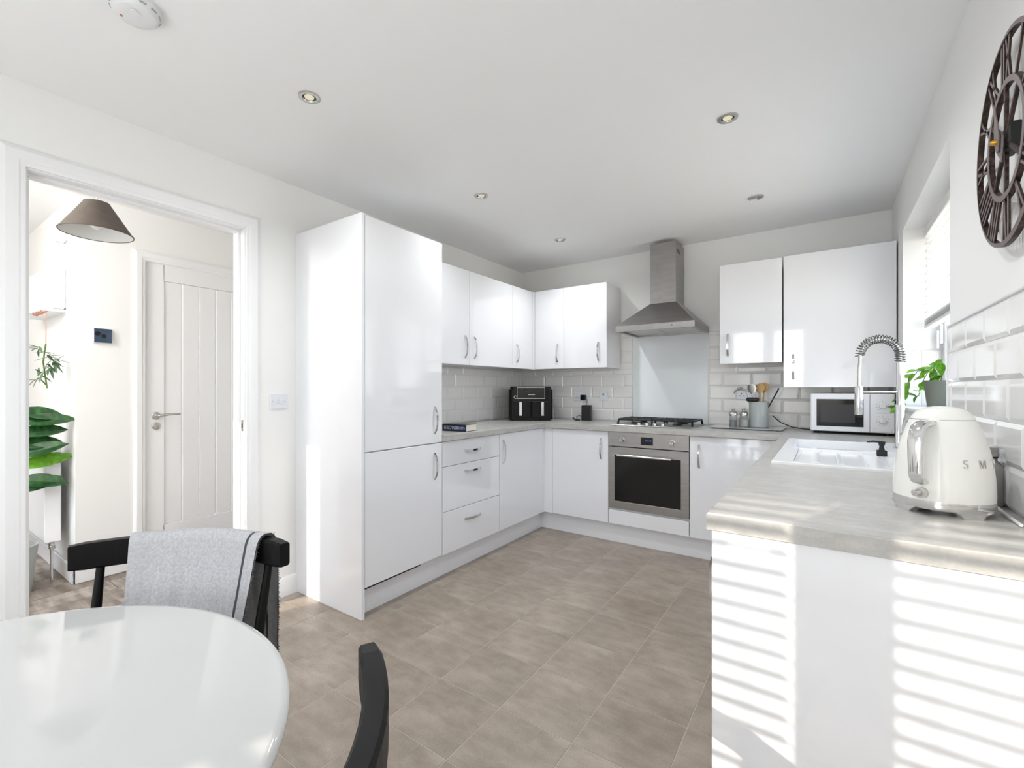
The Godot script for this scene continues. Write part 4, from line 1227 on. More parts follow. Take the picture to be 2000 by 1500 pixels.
	for v in [vine, v2, v3]:
		for i in range(1, v.size()):
			for k in 3:
				var b = v[i - 1].lerp(v[i], (k + 0.7) / 3.0)
				var d = Vector3(lr.randf_range(-1, 0.3), lr.randf_range(-0.9, 0.5), lr.randf_range(-0.8, 0.9)).normalized()
				if b.y < 0.0: d = Vector3(-1, lr.randf_range(-0.5, 0.8), lr.randf_range(-0.6, 0.6)).normalized()
				st = mb(); leaf(st, b, d, Vector3(lr.randf_range(-0.6, 0.1), 0.8, lr.randf_range(-0.2, 0.7)).normalized(), lr.randf_range(0.045, 0.065), lr.randf_range(0.034, 0.046), 0.3)
				part(t, "leaf", st, M.leaf)

func plate(called, label, cat, pos: Vector3, out: Vector3, w: float, h: float):
	# wall plate facing out; local x along the wall, y up
	var o = thing(called, label, cat, pos, atan2(out.x, out.z))
	var st = mb(); cbox(st, Vector3(0, 0, 0.004), Vector3(w, h, 0.008), 0.002); part(o, "plate", st, M.socket)
	return o

func socket_holes(o, cx):
	var st = mb()
	cbox(st, Vector3(cx, 0.004, 0.0083), Vector3(0.004, 0.009, 0.0012))
	for s in [-1, 1]: cbox(st, Vector3(cx + 0.011 * s, -0.014, 0.0083), Vector3(0.008, 0.005, 0.0012))
	part(o, "pin_holes", st, M.dark)

func build_fixtures():
	var st
	# sockets and switches
	var o = plate("double_socket", "white double wall socket with a black plug, left of the hob", "socket", Vector3(0.666, 1.131, 0.009), Vector3(0, 0, 1), 0.147, 0.086)
	socket_holes(o, -0.038); socket_holes(o, 0.03)
	for s in [-1, 1]:
		st = mb(); cbox(st, Vector3(0.018 * s, 0.028, 0.0088), Vector3(0.014, 0.018, 0.004), 0.001); part(o, "rocker", st, M.socket)
	var pl = thing("black_plug", "black plug in the double socket above the small black box", "plug", Vector3(0.703, 1.12, 0.0178))
	st = mb(); cbox(st, Vector3(0, 0, 0.02), Vector3(0.052, 0.05, 0.04), 0.006); part(pl, "plug_body", st, M.air)
	o = plate("fused_spur", "square white switched fuse plate left of the splashback", "switch plate", Vector3(0.893, 1.135, 0.009), Vector3(0, 0, 1), 0.084, 0.084)
	st = mb(); cbox(st, Vector3(0, 0.016, 0.0088), Vector3(0.012, 0.014, 0.004), 0.001); part(o, "rocker", st, M.panel_grey)
	st = mb(); cbox(st, Vector3(0, -0.018, 0.0085), Vector3(0.026, 0.016, 0.002), 0.0008); part(o, "fuse_cover", st, M.socket)
	o = plate("double_socket", "white double wall socket half behind the utensil pot", "socket", Vector3(2.07, 1.16, 0.009), Vector3(0, 0, 1), 0.147, 0.086)
	socket_holes(o, -0.042); socket_holes(o, 0.04)
	for s in [-1, 1]:
		st = mb(); cbox(st, Vector3(0.018 * s, 0.028, 0.0088), Vector3(0.014, 0.018, 0.004), 0.001); part(o, "rocker", st, M.socket)
	o = plate("light_switch", "white double light switch beside the doorway", "switch", Vector3(0.0, 1.128, 2.613), Vector3(1, 0, 0), 0.096, 0.086)
	for s in [-1, 1]:
		st = mb(); cbox(st, Vector3(0.013 * s, 0, 0.009), Vector3(0.016, 0.026, 0.006), 0.001); part(o, "rocker", st, M.socket)
		st = mb(); lathe(st, [Vector2(0, 0.001), Vector2(0.003, 0.001), Vector2(0.0035, 0)], 10, tf(Vector3(0.037 * s, 0, 0.008), Vector3(1, 0, 0), Vector3(0, 0, 1), Vector3(0, -1, 0))); part(o, "screw", st, M.pot_grey)
	# recessed spotlights
	var spots = [[0.831, 2.94, "recessed ceiling spotlight nearest the doorway"], [2.206, 1.781, "recessed ceiling spotlight nearest the clock wall"], [0.819, 1.765, "recessed ceiling spotlight in front of the left wall cabinets"], [0.823, 0.731, "recessed ceiling spotlight in the oven corner"], [2.206, 2.94, "recessed ceiling spotlight above the kettle end of the worktop"]]
	for s in spots:
		o = thing("ceiling_spotlight", s[2], "spotlight", Vector3(s[0], H, s[1]), 0.0, "recessed ceiling spotlights")
		st = mb(); lathe(st, [Vector2(0.043, 0), Vector2(0.042, -0.004), Vector2(0.038, -0.006), Vector2(0.028, -0.0055), Vector2(0.026, -0.001)], 32); part(o, "bezel", st, M.satin)
		st = mb(); lathe(st, [Vector2(0.026, -0.001), Vector2(0.0, -0.001)], 24); part(o, "recess", st, M.dark)
		st = mb(); lathe(st, [Vector2(0.0, -0.0035), Vector2(0.019, -0.0032), Vector2(0.02, -0.001)], 20); part(o, "led_lens", st, M.led)
		if SPOTS > 0.0:
			var l := SpotLight3D.new()
			l.name = "spot_beam"
			l.light_color = Color(0.97, 0.985, 1.0)
			l.light_energy = SPOTS
			l.spot_angle = 78.0
			l.spot_angle_attenuation = 1.0
			l.spot_range = 8.0
			l.spot_attenuation = 2.0
			l.light_size = 0.02
			l.shadow_enabled = true
			l.position = Vector3(0, -0.012, 0)
			l.rotation.x = -PI / 2
			o.add_child(l)
	# fitting with its lamp hanging out
	o = thing("loose_light_fitting", "small ceiling fitting with its lamp clip hanging loose", "light fitting", Vector3(2.204, H, 0.75))
	st = mb(); lathe(st, [Vector2(0.045, 0), Vector2(0.044, -0.005), Vector2(0.036, -0.007), Vector2(0.032, -0.001), Vector2(0, -0.001)], 28); part(o, "bezel", st, M.satin)
	st = mb(); sweep(st, arc(Vector3(-0.008, -0.03, 0.0), Vector3(1, 0, 0), Vector3(0, 1, 0), 0.018, 0.6, TAU - 0.9, 14), [0.004], 8); part(o, "spring_clip", st, M.white_plastic)
	st = mb(); sweep(st, [Vector3(0.0, 0, 0), Vector3(0.004, -0.012, 0.004), Vector3(0.002, -0.02, 0.0)], [0.003], 6); part(o, "wire", st, M.white_plastic)
	# smoke alarm
	o = thing("smoke_alarm", "round white smoke alarm on the ceiling at the top edge", "smoke alarm", Vector3(0.8, H, 3.515))
	st = mb(); lathe(st, [Vector2(0.068, 0), Vector2(0.068, -0.012), Vector2(0.064, -0.016), Vector2(0.06, -0.03), Vector2(0.052, -0.037), Vector2(0.034, -0.042), Vector2(0, -0.043)], 40); part(o, "housing", st, M.white_plastic)
	for k in 12:
		var a = TAU * k / 12
		st = mb(); cbox(st, Vector3(0.0615, -0.022, 0), Vector3(0.006, 0.004, 0.018), 0.0, Transform3D(Basis(Vector3.UP, a), Vector3.ZERO)); part(o, "vent_slot", st, M.pot_grey)
	st = mb(); lathe(st, [Vector2(0.012, -0.041), Vector2(0.012, -0.045), Vector2(0, -0.0455)], 16, tf(Vector3(0.028, 0, 0.01))); part(o, "test_button", st, M.white_plastic)
	st = mb(); lathe(st, [Vector2(0.004, -0.04), Vector2(0.004, -0.0435), Vector2(0, -0.044)], 10, tf(Vector3(-0.02, 0, 0.03))); part(o, "indicator", st, M.copper)
	# two floor lamps with paper globes behind the camera, either side of the garden doors
	for q in [[Vector3(2.66, 0, 4.74), GLOBE, "white paper globe floor lamp in the corner by the clock wall"], [Vector3(0.98, 0, 4.74), GLOBE_2, "white paper globe floor lamp between table and garden doors"]]:
		o = thing("floor_lamp", q[2], "lamp", q[0], 0.0, "paper globe floor lamps")
		st = mb(); lathe(st, [Vector2(0, 0.02), Vector2(0.12, 0.018), Vector2(0.13, 0.01), Vector2(0.13, 0.0)], 32); part(o, "base", st, M.satin)
		st = mb(); sweep(st, [Vector3(0, 0.015, 0), Vector3(0, 0.87, 0)], [0.01], 12); part(o, "pole", st, M.satin)
		st = mb()
		var gp = []
		for i in 17: gp.append(Vector2(0.24 * sin(PI * i / 16.0) + 0.0001, 1.1 + 0.24 * cos(PI * i / 16.0)))
		lathe(st, gp, 32); part(o, "globe_shade", st, M.globe)
		if q[1] > 0.0:
			var l := OmniLight3D.new()
			l.name = "globe_light"
			l.light_color = Color(0.955, 0.98, 1.0)
			l.light_energy = q[1]
			l.omni_range = 10.0
			l.omni_attenuation = 2.0
			l.light_size = 0.23
			l.shadow_enabled = true
			l.position = Vector3(0, 1.1, 0)
			o.add_child(l)
	build_clock()

func build_clock():
	# open metal wall clock: rings, numeral strokes, spokes, hands. local x runs along the wall towards the camera (+z), y up, z into the room (-x)
	var o = thing("wall_clock", "large round bronze skeleton wall clock with roman numerals", "clock", Vector3(W - 0.004, 1.768, 2.497), -PI / 2)
	var R = 0.238; var r = 0.128
	var yx = tf(Vector3.ZERO, Vector3(1, 0, 0), Vector3(0, 0, 1), Vector3(0, -1, 0))
	var st = mb(); lathe(st, [Vector2(R - 0.01, 0.012), Vector2(R + 0.001, 0.012), Vector2(R + 0.001, 0.022), Vector2(R - 0.009, 0.024), Vector2(R - 0.01, 0.012)], 72, yx); var og = part(o, "outer_ring", st, M.bronze)
	st = mb(); lathe(st, [Vector2(R - 0.0095, 0.0243), Vector2(R + 0.0008, 0.0225), Vector2(R + 0.0008, 0.0232), Vector2(R - 0.0095, 0.025), Vector2(R - 0.0095, 0.0243)], 72, yx); part(og, "ring_face", st, M.clock_face)
	st = mb(); lathe(st, [Vector2(r - 0.007, 0.013), Vector2(r + 0.007, 0.013), Vector2(r + 0.007, 0.023), Vector2(r - 0.007, 0.023), Vector2(r - 0.007, 0.013)], 60, yx); var ig = part(o, "inner_ring", st, M.bronze)
	st = mb(); lathe(st, [Vector2(r - 0.0066, 0.0232), Vector2(r + 0.0066, 0.0232), Vector2(r + 0.0066, 0.0242), Vector2(r - 0.0066, 0.0242), Vector2(r - 0.0066, 0.0232)], 60, yx); part(ig, "ring_face", st, M.clock_face)
	var nums = ["XII", "I", "II", "III", "IIII", "V", "VI", "VII", "VIII", "IX", "X", "XI"]
	for h in 12:
		st = mb()
		var sf = mb()
		var a = TAU * h / 12.0
		var bas = Basis(Vector3(0, 0, 1), PI - a)       # numeral upright towards the centre; seen from the room the dial runs clockwise
		var xf = Transform3D(bas, Vector3.ZERO)
		var s = nums[h]
		var wsum = 0.0
		var ws = []
		for ch in s:
			var w = 0.017 if ch == "I" else 0.038
			ws.append(w); wsum += w
		var x = -wsum / 2
		var y0 = -R + 0.004; var y1 = -r - 0.002
		for i in s.length():
			var c = x + ws[i] / 2
			x += ws[i]
			var segs = []
			if s[i] == "I": segs = [[c, c]]
			elif s[i] == "V": segs = [[c - 0.013, c], [c + 0.013, c]]
			else: segs = [[c - 0.014, c + 0.014], [c + 0.014, c - 0.014]]
			for g in segs:
				var p0 = Vector2(g[1], y1); var p1 = Vector2(g[0], y0)
				var d = (p1 - p0).normalized()
				var nrm = Vector2(-d.y, d.x) * 0.0036
				extrude(st, PackedVector2Array([p0 + nrm, p0 - nrm, p1 - nrm * 1.3, p1 + nrm * 1.3]), 0.0035, xf * tf(Vector3(0, 0, 0.018)))
				extrude(sf, PackedVector2Array([p0 + nrm * 0.8, p0 - nrm * 0.8, p1 - nrm, p1 + nrm]), 0.0008, xf * tf(Vector3(0, 0, 0.0217)))
		var nu = part(o, "numeral", st, M.bronze)
		part(nu, "numeral_face", sf, M.clock_face)
	for a in [0.0, 0.95, -0.75]:
		st = mb(); cbox(st, Vector3(0, 0, 0.02), Vector3(0.012, 2 * r, 0.007), 0.002, Transform3D(Basis(Vector3(0, 0, 1), a), Vector3.ZERO)); part(o, "spoke", st, M.bronze)
	st = mb(); cbox(st, Vector3(0, 0, 0.012), Vector3(0.06, 0.06, 0.022), 0.003); part(o, "movement", st, M.dark)
	for hnd in [[0.055, 0.024, -2.86, "hour_hand"], [0.095, 0.017, 0.2, "minute_hand"]]:
		st = mb()
		var L = hnd[0]; var w = hnd[1]
		extrude(st, PackedVector2Array([Vector2(-w * 0.35, -0.026), Vector2(w * 0.35, -0.026), Vector2(w, 0.004), Vector2(w * 0.8, L * 0.4), Vector2(w * 0.25, L * 0.75), Vector2(0.002, L), Vector2(-0.002, L), Vector2(-w * 0.25, L * 0.75), Vector2(-w * 0.8, L * 0.4), Vector2(-w, 0.004)]), 0.002, Transform3D(Basis(Vector3(0, 0, 1), hnd[2]), Vector3(0, 0, 0.03 if hnd[3] == "hour_hand" else 0.034)))
		part(o, hnd[3], st, M.clock_face)
	st = mb(); lathe(st, [Vector2(0.006, 0.03), Vector2(0.006, 0.042), Vector2(0.004, 0.046), Vector2(0, 0.047)], 14, yx); part(o, "centre_nut", st, M.brass)
	# four short wall spacers behind the ring
	for k in 4:
		var a = PI / 4 + k * PI / 2
		st = mb(); sweep(st, [Vector3(cos(a) * (R - 0.004), sin(a) * (R - 0.004), -0.002), Vector3(cos(a) * (R - 0.004), sin(a) * (R - 0.004), 0.01)], [0.004], 8); part(o, "wall_spacer", st, M.bronze)

func rail_z(x): return -0.245 + x * x / (2 * 0.36)

func build_dining():
	var st
	var C = Vector3(1.672, 0, 4.049)
	var t = thing("dining_table", "round glossy white pedestal dining table", "table", C)
	st = mb(); lathe(st, [Vector2(0, 0.75), Vector2(0.45, 0.75), Vector2(0.459, 0.7485), Vector2(0.4635, 0.743), Vector2(0.464, 0.738), Vector2(0.46, 0.731), Vector2(0.44, 0.726), Vector2(0, 0.726)], 96); part(t, "table_top", st, M.table)
	st = mb(); lathe(st, [Vector2(0.13, 0.726), Vector2(0.1, 0.715), Vector2(0.06, 0.68), Vector2(0.042, 0.6), Vector2(0.036, 0.45), Vector2(0.04, 0.3), Vector2(0.055, 0.15), Vector2(0.1, 0.06), Vector2(0.18, 0.03), Vector2(0.25, 0.015), Vector2(0.26, 0.0)], 48); part(t, "pedestal", st, M.table)
	var chairs = [
		[Vector3(-0.62, 0, -0.785), 0.686, "black wooden spindle-back chair with a grey throw over its rail"],
		[Vector3(0.889, 0, -0.457), 0.6, "black wooden spindle-back chair with a chipped rail at the right of the table"]]
	for c in chairs:
		var a = c[0].normalized()
		var ch = make_chair(c[2], C + a * (c[1] - 0.245), atan2(-a.x, -a.z))
		if c == chairs[0]: make_throw(C + a * (c[1] - 0.245), atan2(-a.x, -a.z))
		else:
			st = mb()
			var cr = RandomNumberGenerator.new()
			cr.seed = 3
			for i in 12:
				var x = 0.085 + cr.randf_range(-0.004, 0.004) if i < 7 else 0.06 + cr.randf_range(-0.06, 0.1)
				var off = -0.012 + 0.0045 * i if i < 7 else cr.randf_range(-0.013, 0.013)
				cbox(st, Vector3(x, 0.8302, rail_z(x) + off), Vector3(0.0025 + cr.randf() * 0.003, 0.0006, 0.003), 0.0, Transform3D())
			part(ch, "paint_chips", st, M.chip)

func make_chair(label, at, turn):
	var t = thing("spindle_chair", label, "chair", at, turn, "black spindle chairs at the table")
	var st = mb()
	# crest rail: bent bar, ends forward
	var rows = []
	var n = 20
	for i in n + 1:
		var x = lerpf(-0.25, 0.25, float(i) / n)
		var dz = x / 0.36
		var nr = Vector3(-dz, 0, 1).normalized()
		var e = minf(absf(x + 0.25), absf(x - 0.25))
		var sh = 0.006 if e < 0.002 else 0.0
		var hh = 0.031 - sh * 0.5
		var th = 0.0155 - sh * 0.4
		var c = Vector3(x, 0.797, rail_z(x))
		var ring = []
		for q in [[-1, -0.82], [-1, 0.82], [-0.7, 1], [0.7, 1], [1, 0.82], [1, -0.82], [0.7, -1], [-0.7, -1]]:
			ring.append(c + nr * th * q[0] + Vector3(0, hh * q[1] + 0.002, 0))
		rows.append(ring)
	for i in n:
		for k in 8:
			var k2 = (k + 1) % 8
			var mid = (rows[i][k] + rows[i][k2]) * 0.5 - Vector3((rows[i][0].x + rows[i][4].x) / 2, 0.799, rail_z((rows[i][0].x + rows[i][4].x) / 2))
			quad(st, rows[i][k], rows[i][k2], rows[i + 1][k2], rows[i + 1][k], mid)
	for e in [0, n]:
		for k in range(1, 7): ftri(st, rows[e][0], rows[e][k], rows[e][k + 1], Vector3(-1 if e == 0 else 1, 0, 0))
	part(t, "crest_rail", st, M.chair)
	# seat
	st = mb()
	var pts := PackedVector2Array()
	for i in 40:
		var a = TAU * i / 40
		var ca = signf(cos(a)) * pow(absf(cos(a)), 0.6)
		var sa = signf(sin(a)) * pow(absf(sin(a)), 0.6)
		pts.append(Vector2(ca * (0.21 + 0.012 * sa), sa * 0.2))
	extrude(st, pts, 0.028, tf(Vector3(0, 0.422, 0.0), Vector3(1, 0, 0), Vector3(0, 0, 1), Vector3(0, 1, 0)))
	part(t, "seat", st, M.chair)
	for i in 6:
		var x = -0.2 + 0.08 * i
		var b = Vector3(x * 0.9, 0.44, -0.14 + 0.6 * x * x)
		var tp = Vector3(x, 0.775, rail_z(x))
		st = mb(); sweep(st, [b, b.lerp(tp, 0.3), b.lerp(tp, 0.6), tp], [0.0115, 0.0135, 0.0115, 0.0085], 12); part(t, "spindle", st, M.chair)
	for sx in [-1, 1]:
		for sz in [-1, 1]:
			st = mb(); sweep(st, [Vector3(0.135 * sx, 0.425, 0.13 * sz), Vector3(0.17 * sx, 0.22, 0.165 * sz), Vector3(0.205 * sx, 0.0, 0.2 * sz)], [0.02, 0.0165, 0.0105], 14); part(t, "leg", st, M.chair)
	return t

func make_throw(at, turn):
	# blanket folded over the crest rail: hangs in front (towards the table) and behind
	var t = thing("grey_throw", "woven pale grey throw with a dark stripe hanging over the chair rail", "throw", at, turn)
	var nz := FastNoiseLite.new()
	nz.seed = 77
	nz.frequency = 1.0
	var prof = []       # (across the rail, height, hanging weight)
	for i in 15: prof.append(Vector3(0.026 + 0.062 * (1.0 - i / 14.0), 0.5 + 0.3 * i / 14.0, 1.0 - i / 14.0))
	for i in range(1, 8):
		var a = PI * i / 8.0
		prof.append(Vector3(0.024 * cos(a), 0.802 + 0.036 * sin(a), 0.0))
	for i in 15: prof.append(Vector3(-0.026 - 0.01 * (i / 14.0), 0.8 - 0.3 * i / 14.0, i / 14.0))
	var n = 44
	var grid = []
	for i in n + 1:
		var col = []
		for p in prof:
			var flare = 0.016 * p.z * p.z
			var x = lerpf(-0.146 - flare, 0.192 - flare * 0.4, float(i) / n)
			var nr = Vector3(-x / 0.36, 0, 1).normalized()
			var fold = (nz.get_noise_2d(x * 16.0, p.y * 2.2) * 0.011 + nz.get_noise_2d(x * 45.0 + 9.0, p.y * 4.0) * 0.004) * clampf(p.z * 1.4 + 0.12, 0.0, 1.0)
			var y = p.y + nz.get_noise_2d(x * 8.0, 3.0) * 0.004 * (1.0 - p.z)
			var sgn = 1.0 if p.x > 0 else -1.0
			col.append(Vector3(x, y, rail_z(x)) + nr * (p.x + fold + 0.004 * sgn))
		grid.append(col)
	var m = prof.size()
	var nor = []
	for i in n + 1:
		var col = []
		for k in m:
			var du = grid[mini(i + 1, n)][k] - grid[maxi(i - 1, 0)][k]
			var dv = grid[i][mini(k + 1, m - 1)] - grid[i][maxi(k - 1, 0)]
			col.append(dv.cross(du).normalized())
		nor.append(col)
	var sg = 1.0 if nor[n / 2][5].z > 0 else -1.0
	var th = 0.0022
	for band in [["cloth", 0, n - 5], ["stripe", n - 5, n - 4], ["cloth", n - 4, n]]:
		var st = mb()
		for i in range(band[1], band[2]):
			for k in m - 1:
				for f in [1.0, -1.0]:
					var q = []
					var w = []
					for c in [[i, k], [i + 1, k], [i + 1, k + 1], [i, k + 1]]:
						q.append(grid[c[0]][c[1]] + nor[c[0]][c[1]] * sg * th * f)
						w.append(nor[c[0]][c[1]] * sg * f)
					tri(st, q[0], q[1], q[2], w[0], w[1], w[2]); tri(st, q[0], q[2], q[3], w[0], w[2], w[3])
		part(t, band[0], st, M.wool if band[0] == "cloth" else M.wool_dark)
	var st = mb()
	var fr = RandomNumberGenerator.new()
	fr.seed = 4
	for k in range(0, m - 1):
		for j in 4:
			var p = grid[n][k].lerp(grid[n][k + 1], j / 4.0)
			var d = Vector3(0.003 + fr.randf() * 0.004, fr.randf_range(-0.004, 0.004), fr.randf_range(-0.003, 0.003))
			sweep(st, [p - d * 0.3, p + d], [0.0009, 0.0005], 4, Vector3.ZERO, 1.0, false)
	part(t, "fringe", st, M.wool_dark).set_meta("kind", "stuff")

# ---------------------------------------------------------------- hall beyond the doorway
func build_hall():
	var st = mb()
	mm(st, Vector3(-2.8, -0.12, 1.6), Vector3(-0.02, -0.003, ZF))
	var hf = struct("floor_hall", st, M.dark)
	var pr = RandomNumberGenerator.new()
	pr.seed = 8
	var pm = mb(); cbox(pm, Vector3.ZERO, Vector3(0.177, 0.004, 1.197), 0.0012)
	var mesh = pm.commit()
	for a in 16:
		for b in 4:
			var x = -0.1 - 0.18 * a
			if x < -2.75: continue
			var z = 1.1 + 1.2 * b + [0.0, 0.42, 0.8][a % 3] + 0.6
			var z0 = maxf(z - 0.5985, 1.6); var z1 = minf(z + 0.5985, ZF)
			if z1 - z0 < 0.05: continue
			var o := MeshInstance3D.new()
			o.name = "plank"
			o.mesh = mesh
			o.material_override = M.plank[pr.randi() % 5]
			o.position = Vector3(x, -0.002, (z0 + z1) / 2)
			o.scale = Vector3(1, 1, (z1 - z0) / 1.197)
			hf.add_child(o, true)
	st = mb(); mm(st, Vector3(-3.0, H, 1.4), Vector3(-0.12, H + 0.15, ZF + 0.2)); struct("ceiling_hall", st, M.ceiling)
	st = mb()                                        # wall with the panelled door, corner, radiator wall
	mm(st, Vector3(-1.35, 0, 1.6), Vector3(-1.2, H, 2.075)); mm(st, Vector3(-1.35, 0, 2.895), Vector3(-1.2, H, 3.235)); mm(st, Vector3(-1.35, 2.085, 2.075), Vector3(-1.2, H, 2.895))
	struct("wall_hall_left", st, M.wall)
	st = mb(); mm(st, Vector3(-2.8, 0, 3.1), Vector3(-1.35, H, 3.235)); struct("wall_hall_radiator", st, M.wall)
	st = mb(); mm(st, Vector3(-1.35, 0, 1.45), Vector3(-0.12, H, 1.6)); struct("wall_hall_back", st, M.wall)
	st = mb(); mm(st, Vector3(-2.95, 0, 3.1), Vector3(-2.8, H, ZF + 0.2)); struct("wall_hall_side", st, M.wall)
	st = mb()                                        # front of the hall with its tall window
	mm(st, Vector3(-2.8, 0, ZF), Vector3(-1.15, H, ZF + 0.2)); mm(st, Vector3(-1.15, 2.2, ZF), Vector3(-0.12, H, ZF + 0.2)); mm(st, Vector3(-1.15, 0, ZF), Vector3(-0.12, 0.2, ZF + 0.2))
	struct("wall_hall_front", st, M.wall)
	st = mb()
	for x in [[-1.15, -1.1], [-0.66, -0.61], [-0.17, -0.12]]: mm(st, Vector3(x[0], 0.2, ZF + 0.06), Vector3(x[1], 2.2, ZF + 0.12), 0.004)
	for y in [[0.2, 0.25], [2.15, 2.2]]: mm(st, Vector3(-1.15, y[0], ZF + 0.06), Vector3(-0.12, y[1], ZF + 0.12), 0.004)
	var w2 = struct("window_2", st, M.white_plastic)
	for x in [[-1.1, -0.66], [-0.61, -0.17]]:
		st = mb(); mm(st, Vector3(x[0], 0.25, ZF + 0.088), Vector3(x[1], 2.15, ZF + 0.092)); part(w2, "pane", st, M.glass)
	# panelled door, its casing and lever
	architrave("trim_8", -1.2, 1.0, 2.09, 2.88, 2.071, 0.065)
	st = mb(); mm(st, Vector3(-1.35, 0, 2.075), Vector3(-1.2, 2.085, 2.089)); mm(st, Vector3(-1.35, 0, 2.881), Vector3(-1.2, 2.085, 2.895)); mm(st, Vector3(-1.35, 2.071, 2.089), Vector3(-1.2, 2.085, 2.881)); struct("trim_9", st, M.trim)
	st = mb()
	var x0 = -1.245; var x1 = -1.208
	mm(st, Vector3(x0, 0.006, 2.092), Vector3(x1, 2.066, 2.205), 0.001); mm(st, Vector3(x0, 0.006, 2.765), Vector3(x1, 2.066, 2.876), 0.001)
	mm(st, Vector3(x0, 1.955, 2.2), Vector3(x1, 2.066, 2.77), 0.001); mm(st, Vector3(x0, 0.006, 2.2), Vector3(x1, 0.25, 2.77), 0.001)
	var dr = struct("door_1", st, M.trim)
	for i in 5:
		st = mb(); mm(st, Vector3(x0 + 0.008, 0.25, 2.206 + 0.112 * i), Vector3(x1 - 0.007, 1.955, 2.206 + 0.112 * i + 0.1095), 0.004); part(dr, "board", st, M.trim)
	st = mb()
	for y in [1.015, 0.945]: lathe(st, [Vector2(0.026, 0), Vector2(0.026, 0.006), Vector2(0.022, 0.009), Vector2(0, 0.009)], 24, tf(Vector3(x1, y, 2.815), Vector3(0, 1, 0), Vector3(1, 0, 0), Vector3(0, 0, -1)))
	part(dr, "rose", st, M.satin)
	st = mb(); sweep(st, [Vector3(x1 + 0.008, 1.015, 2.815), Vector3(x1 + 0.045, 1.016, 2.814), Vector3(x1 + 0.053, 1.018, 2.8), Vector3(x1 + 0.055, 1.024, 2.75), Vector3(x1 + 0.05, 1.024, 2.685)], [0.009, 0.009, 0.009, 0.0085, 0.007], 12); part(dr, "lever", st, M.satin)
	st = mb(); mm(st, Vector3(x0, 0.9, 2.8755), Vector3(x1 - 0.002, 1.06, 2.8805)); part(dr, "latch_plate", st, M.iron)
	# skirting
	st = mb()
	mm(st, Vector3(-1.2, 0, 2.948), Vector3(-1.184, 0.11, 3.251), 0.004); mm(st, Vector3(-2.8, 0, 3.235), Vector3(-1.184, 0.11, 3.251), 0.004); mm(st, Vector3(-1.2, 0, 1.6), Vector3(-1.184, 0.11, 2.022), 0.004)
	struct("baseboard_hall", st, M.trim)
	# thermostat picture-like control
	var o = thing("thermostat", "small blue-grey glass thermostat on the hall wall beside the door", "thermostat", Vector3(-1.2, 1.538, 3.108), PI / 2)
	st = mb(); cbox(st, Vector3(0, 0, 0.009), Vector3(0.094, 0.094, 0.018), 0.003); part(o, "housing", st, M.white_plastic)
	st = mb(); cbox(st, Vector3(0.002, 0, 0.0185), Vector3(0.088, 0.088, 0.002), 0.001); part(o, "screen", st, M.screen)
	for q in [[-0.025, 0.012, 0.014], [0.006, -0.004, 0.013]]:
		st = mb(); lathe(st, [Vector2(q[2], 0.0), Vector2(q[2], 0.001), Vector2(0, 0.001)], 18, tf(Vector3(q[0], q[1], 0.0195), Vector3(1, 0, 0), Vector3(0, 0, 1), Vector3(0, -1, 0))); part(o, "dial", st, M.black_gloss)
	# radiator with a round end cap
	o = thing("radiator", "white panel radiator on the hall wall under the leafy plant", "radiator", Vector3(-1.3, 0, 3.235))
	st = mb(); mm(st, Vector3(-1.1, 0.265, 0.112), Vector3(0, 0.82, 0.118), 0.002); mm(st, Vector3(-1.1, 0.265, 0.048), Vector3(0, 0.82, 0.054), 0.002); part(o, "panel", st, M.trim)
	st = mb(); mm(st, Vector3(-0.002, 0.262, 0.046), Vector3(0.003, 0.824, 0.12), 0.002); var ec = part(o, "end_cap", st, M.trim)
	st = mb(); lathe(st, [Vector2(0.018, 0), Vector2(0.018, 0.002), Vector2(0.022, 0.002), Vector2(0.022, 0)], 20, tf(Vector3(0.003, 0.785, 0.084), Vector3(0, 1, 0), Vector3(1, 0, 0), Vector3(0, 0, -1))); part(ec, "plug_ring", st, M.satin)
	for i in 26:
		st = mb(); mm(st, Vector3(-0.02 - 0.042 * i, 0.818, 0.05), Vector3(-0.045 - 0.042 * i, 0.823, 0.116)); part(o, "top_grille_bar", st, M.trim)
	for i in 2:
		st = mb(); mm(st, Vector3(-0.2 - 0.7 * i, 0.3, 0), Vector3(-0.24 - 0.7 * i, 0.78, 0.05)); part(o, "wall_bracket", st, M.trim)
	st = mb(); sweep(st, [Vector3(-0.03, 0.3, 0.083), Vector3(-0.03, 0.2, 0.083), Vector3(-0.03, 0.0, 0.083)], [0.008], 10); sweep(st, [Vector3(-0.03, 0.215, 0.083), Vector3(-0.03, 0.25, 0.083)], [0.014], 12); sweep(st, [Vector3(-0.03, 0.232, 0.083), Vector3(0.02, 0.232, 0.083)], [0.011], 12); part(o, "valve", st, M.chrome)
	# shelf box with hooks, hanging sprig
	o = thing("hook_box", "white wall box with copper hooks above the hanging sprig", "wall box", Vector3(-1.4, 1.69, 3.235))
	st = mb(); mm(st, Vector3(-0.6, 0.02, 0), Vector3(0, 0.285, 0.09), 0.012); part(o, "box", st, M.trim)
	st = mb()
	var lp := PackedVector2Array([Vector2(0, 0), Vector2(0, 0.1), Vector2(-0.1, 0.125), Vector2(-0.3, 0.135), Vector2(-0.5, 0.125), Vector2(-0.6, 0.1), Vector2(-0.6, 0)])
	extrude(st, lp, 0.016, tf(Vector3(0, 0.0, 0), Vector3(1, 0, 0), Vector3(0, 0, 1), Vector3(0, 1, 0))); part(o, "ledge", st, M.trim)
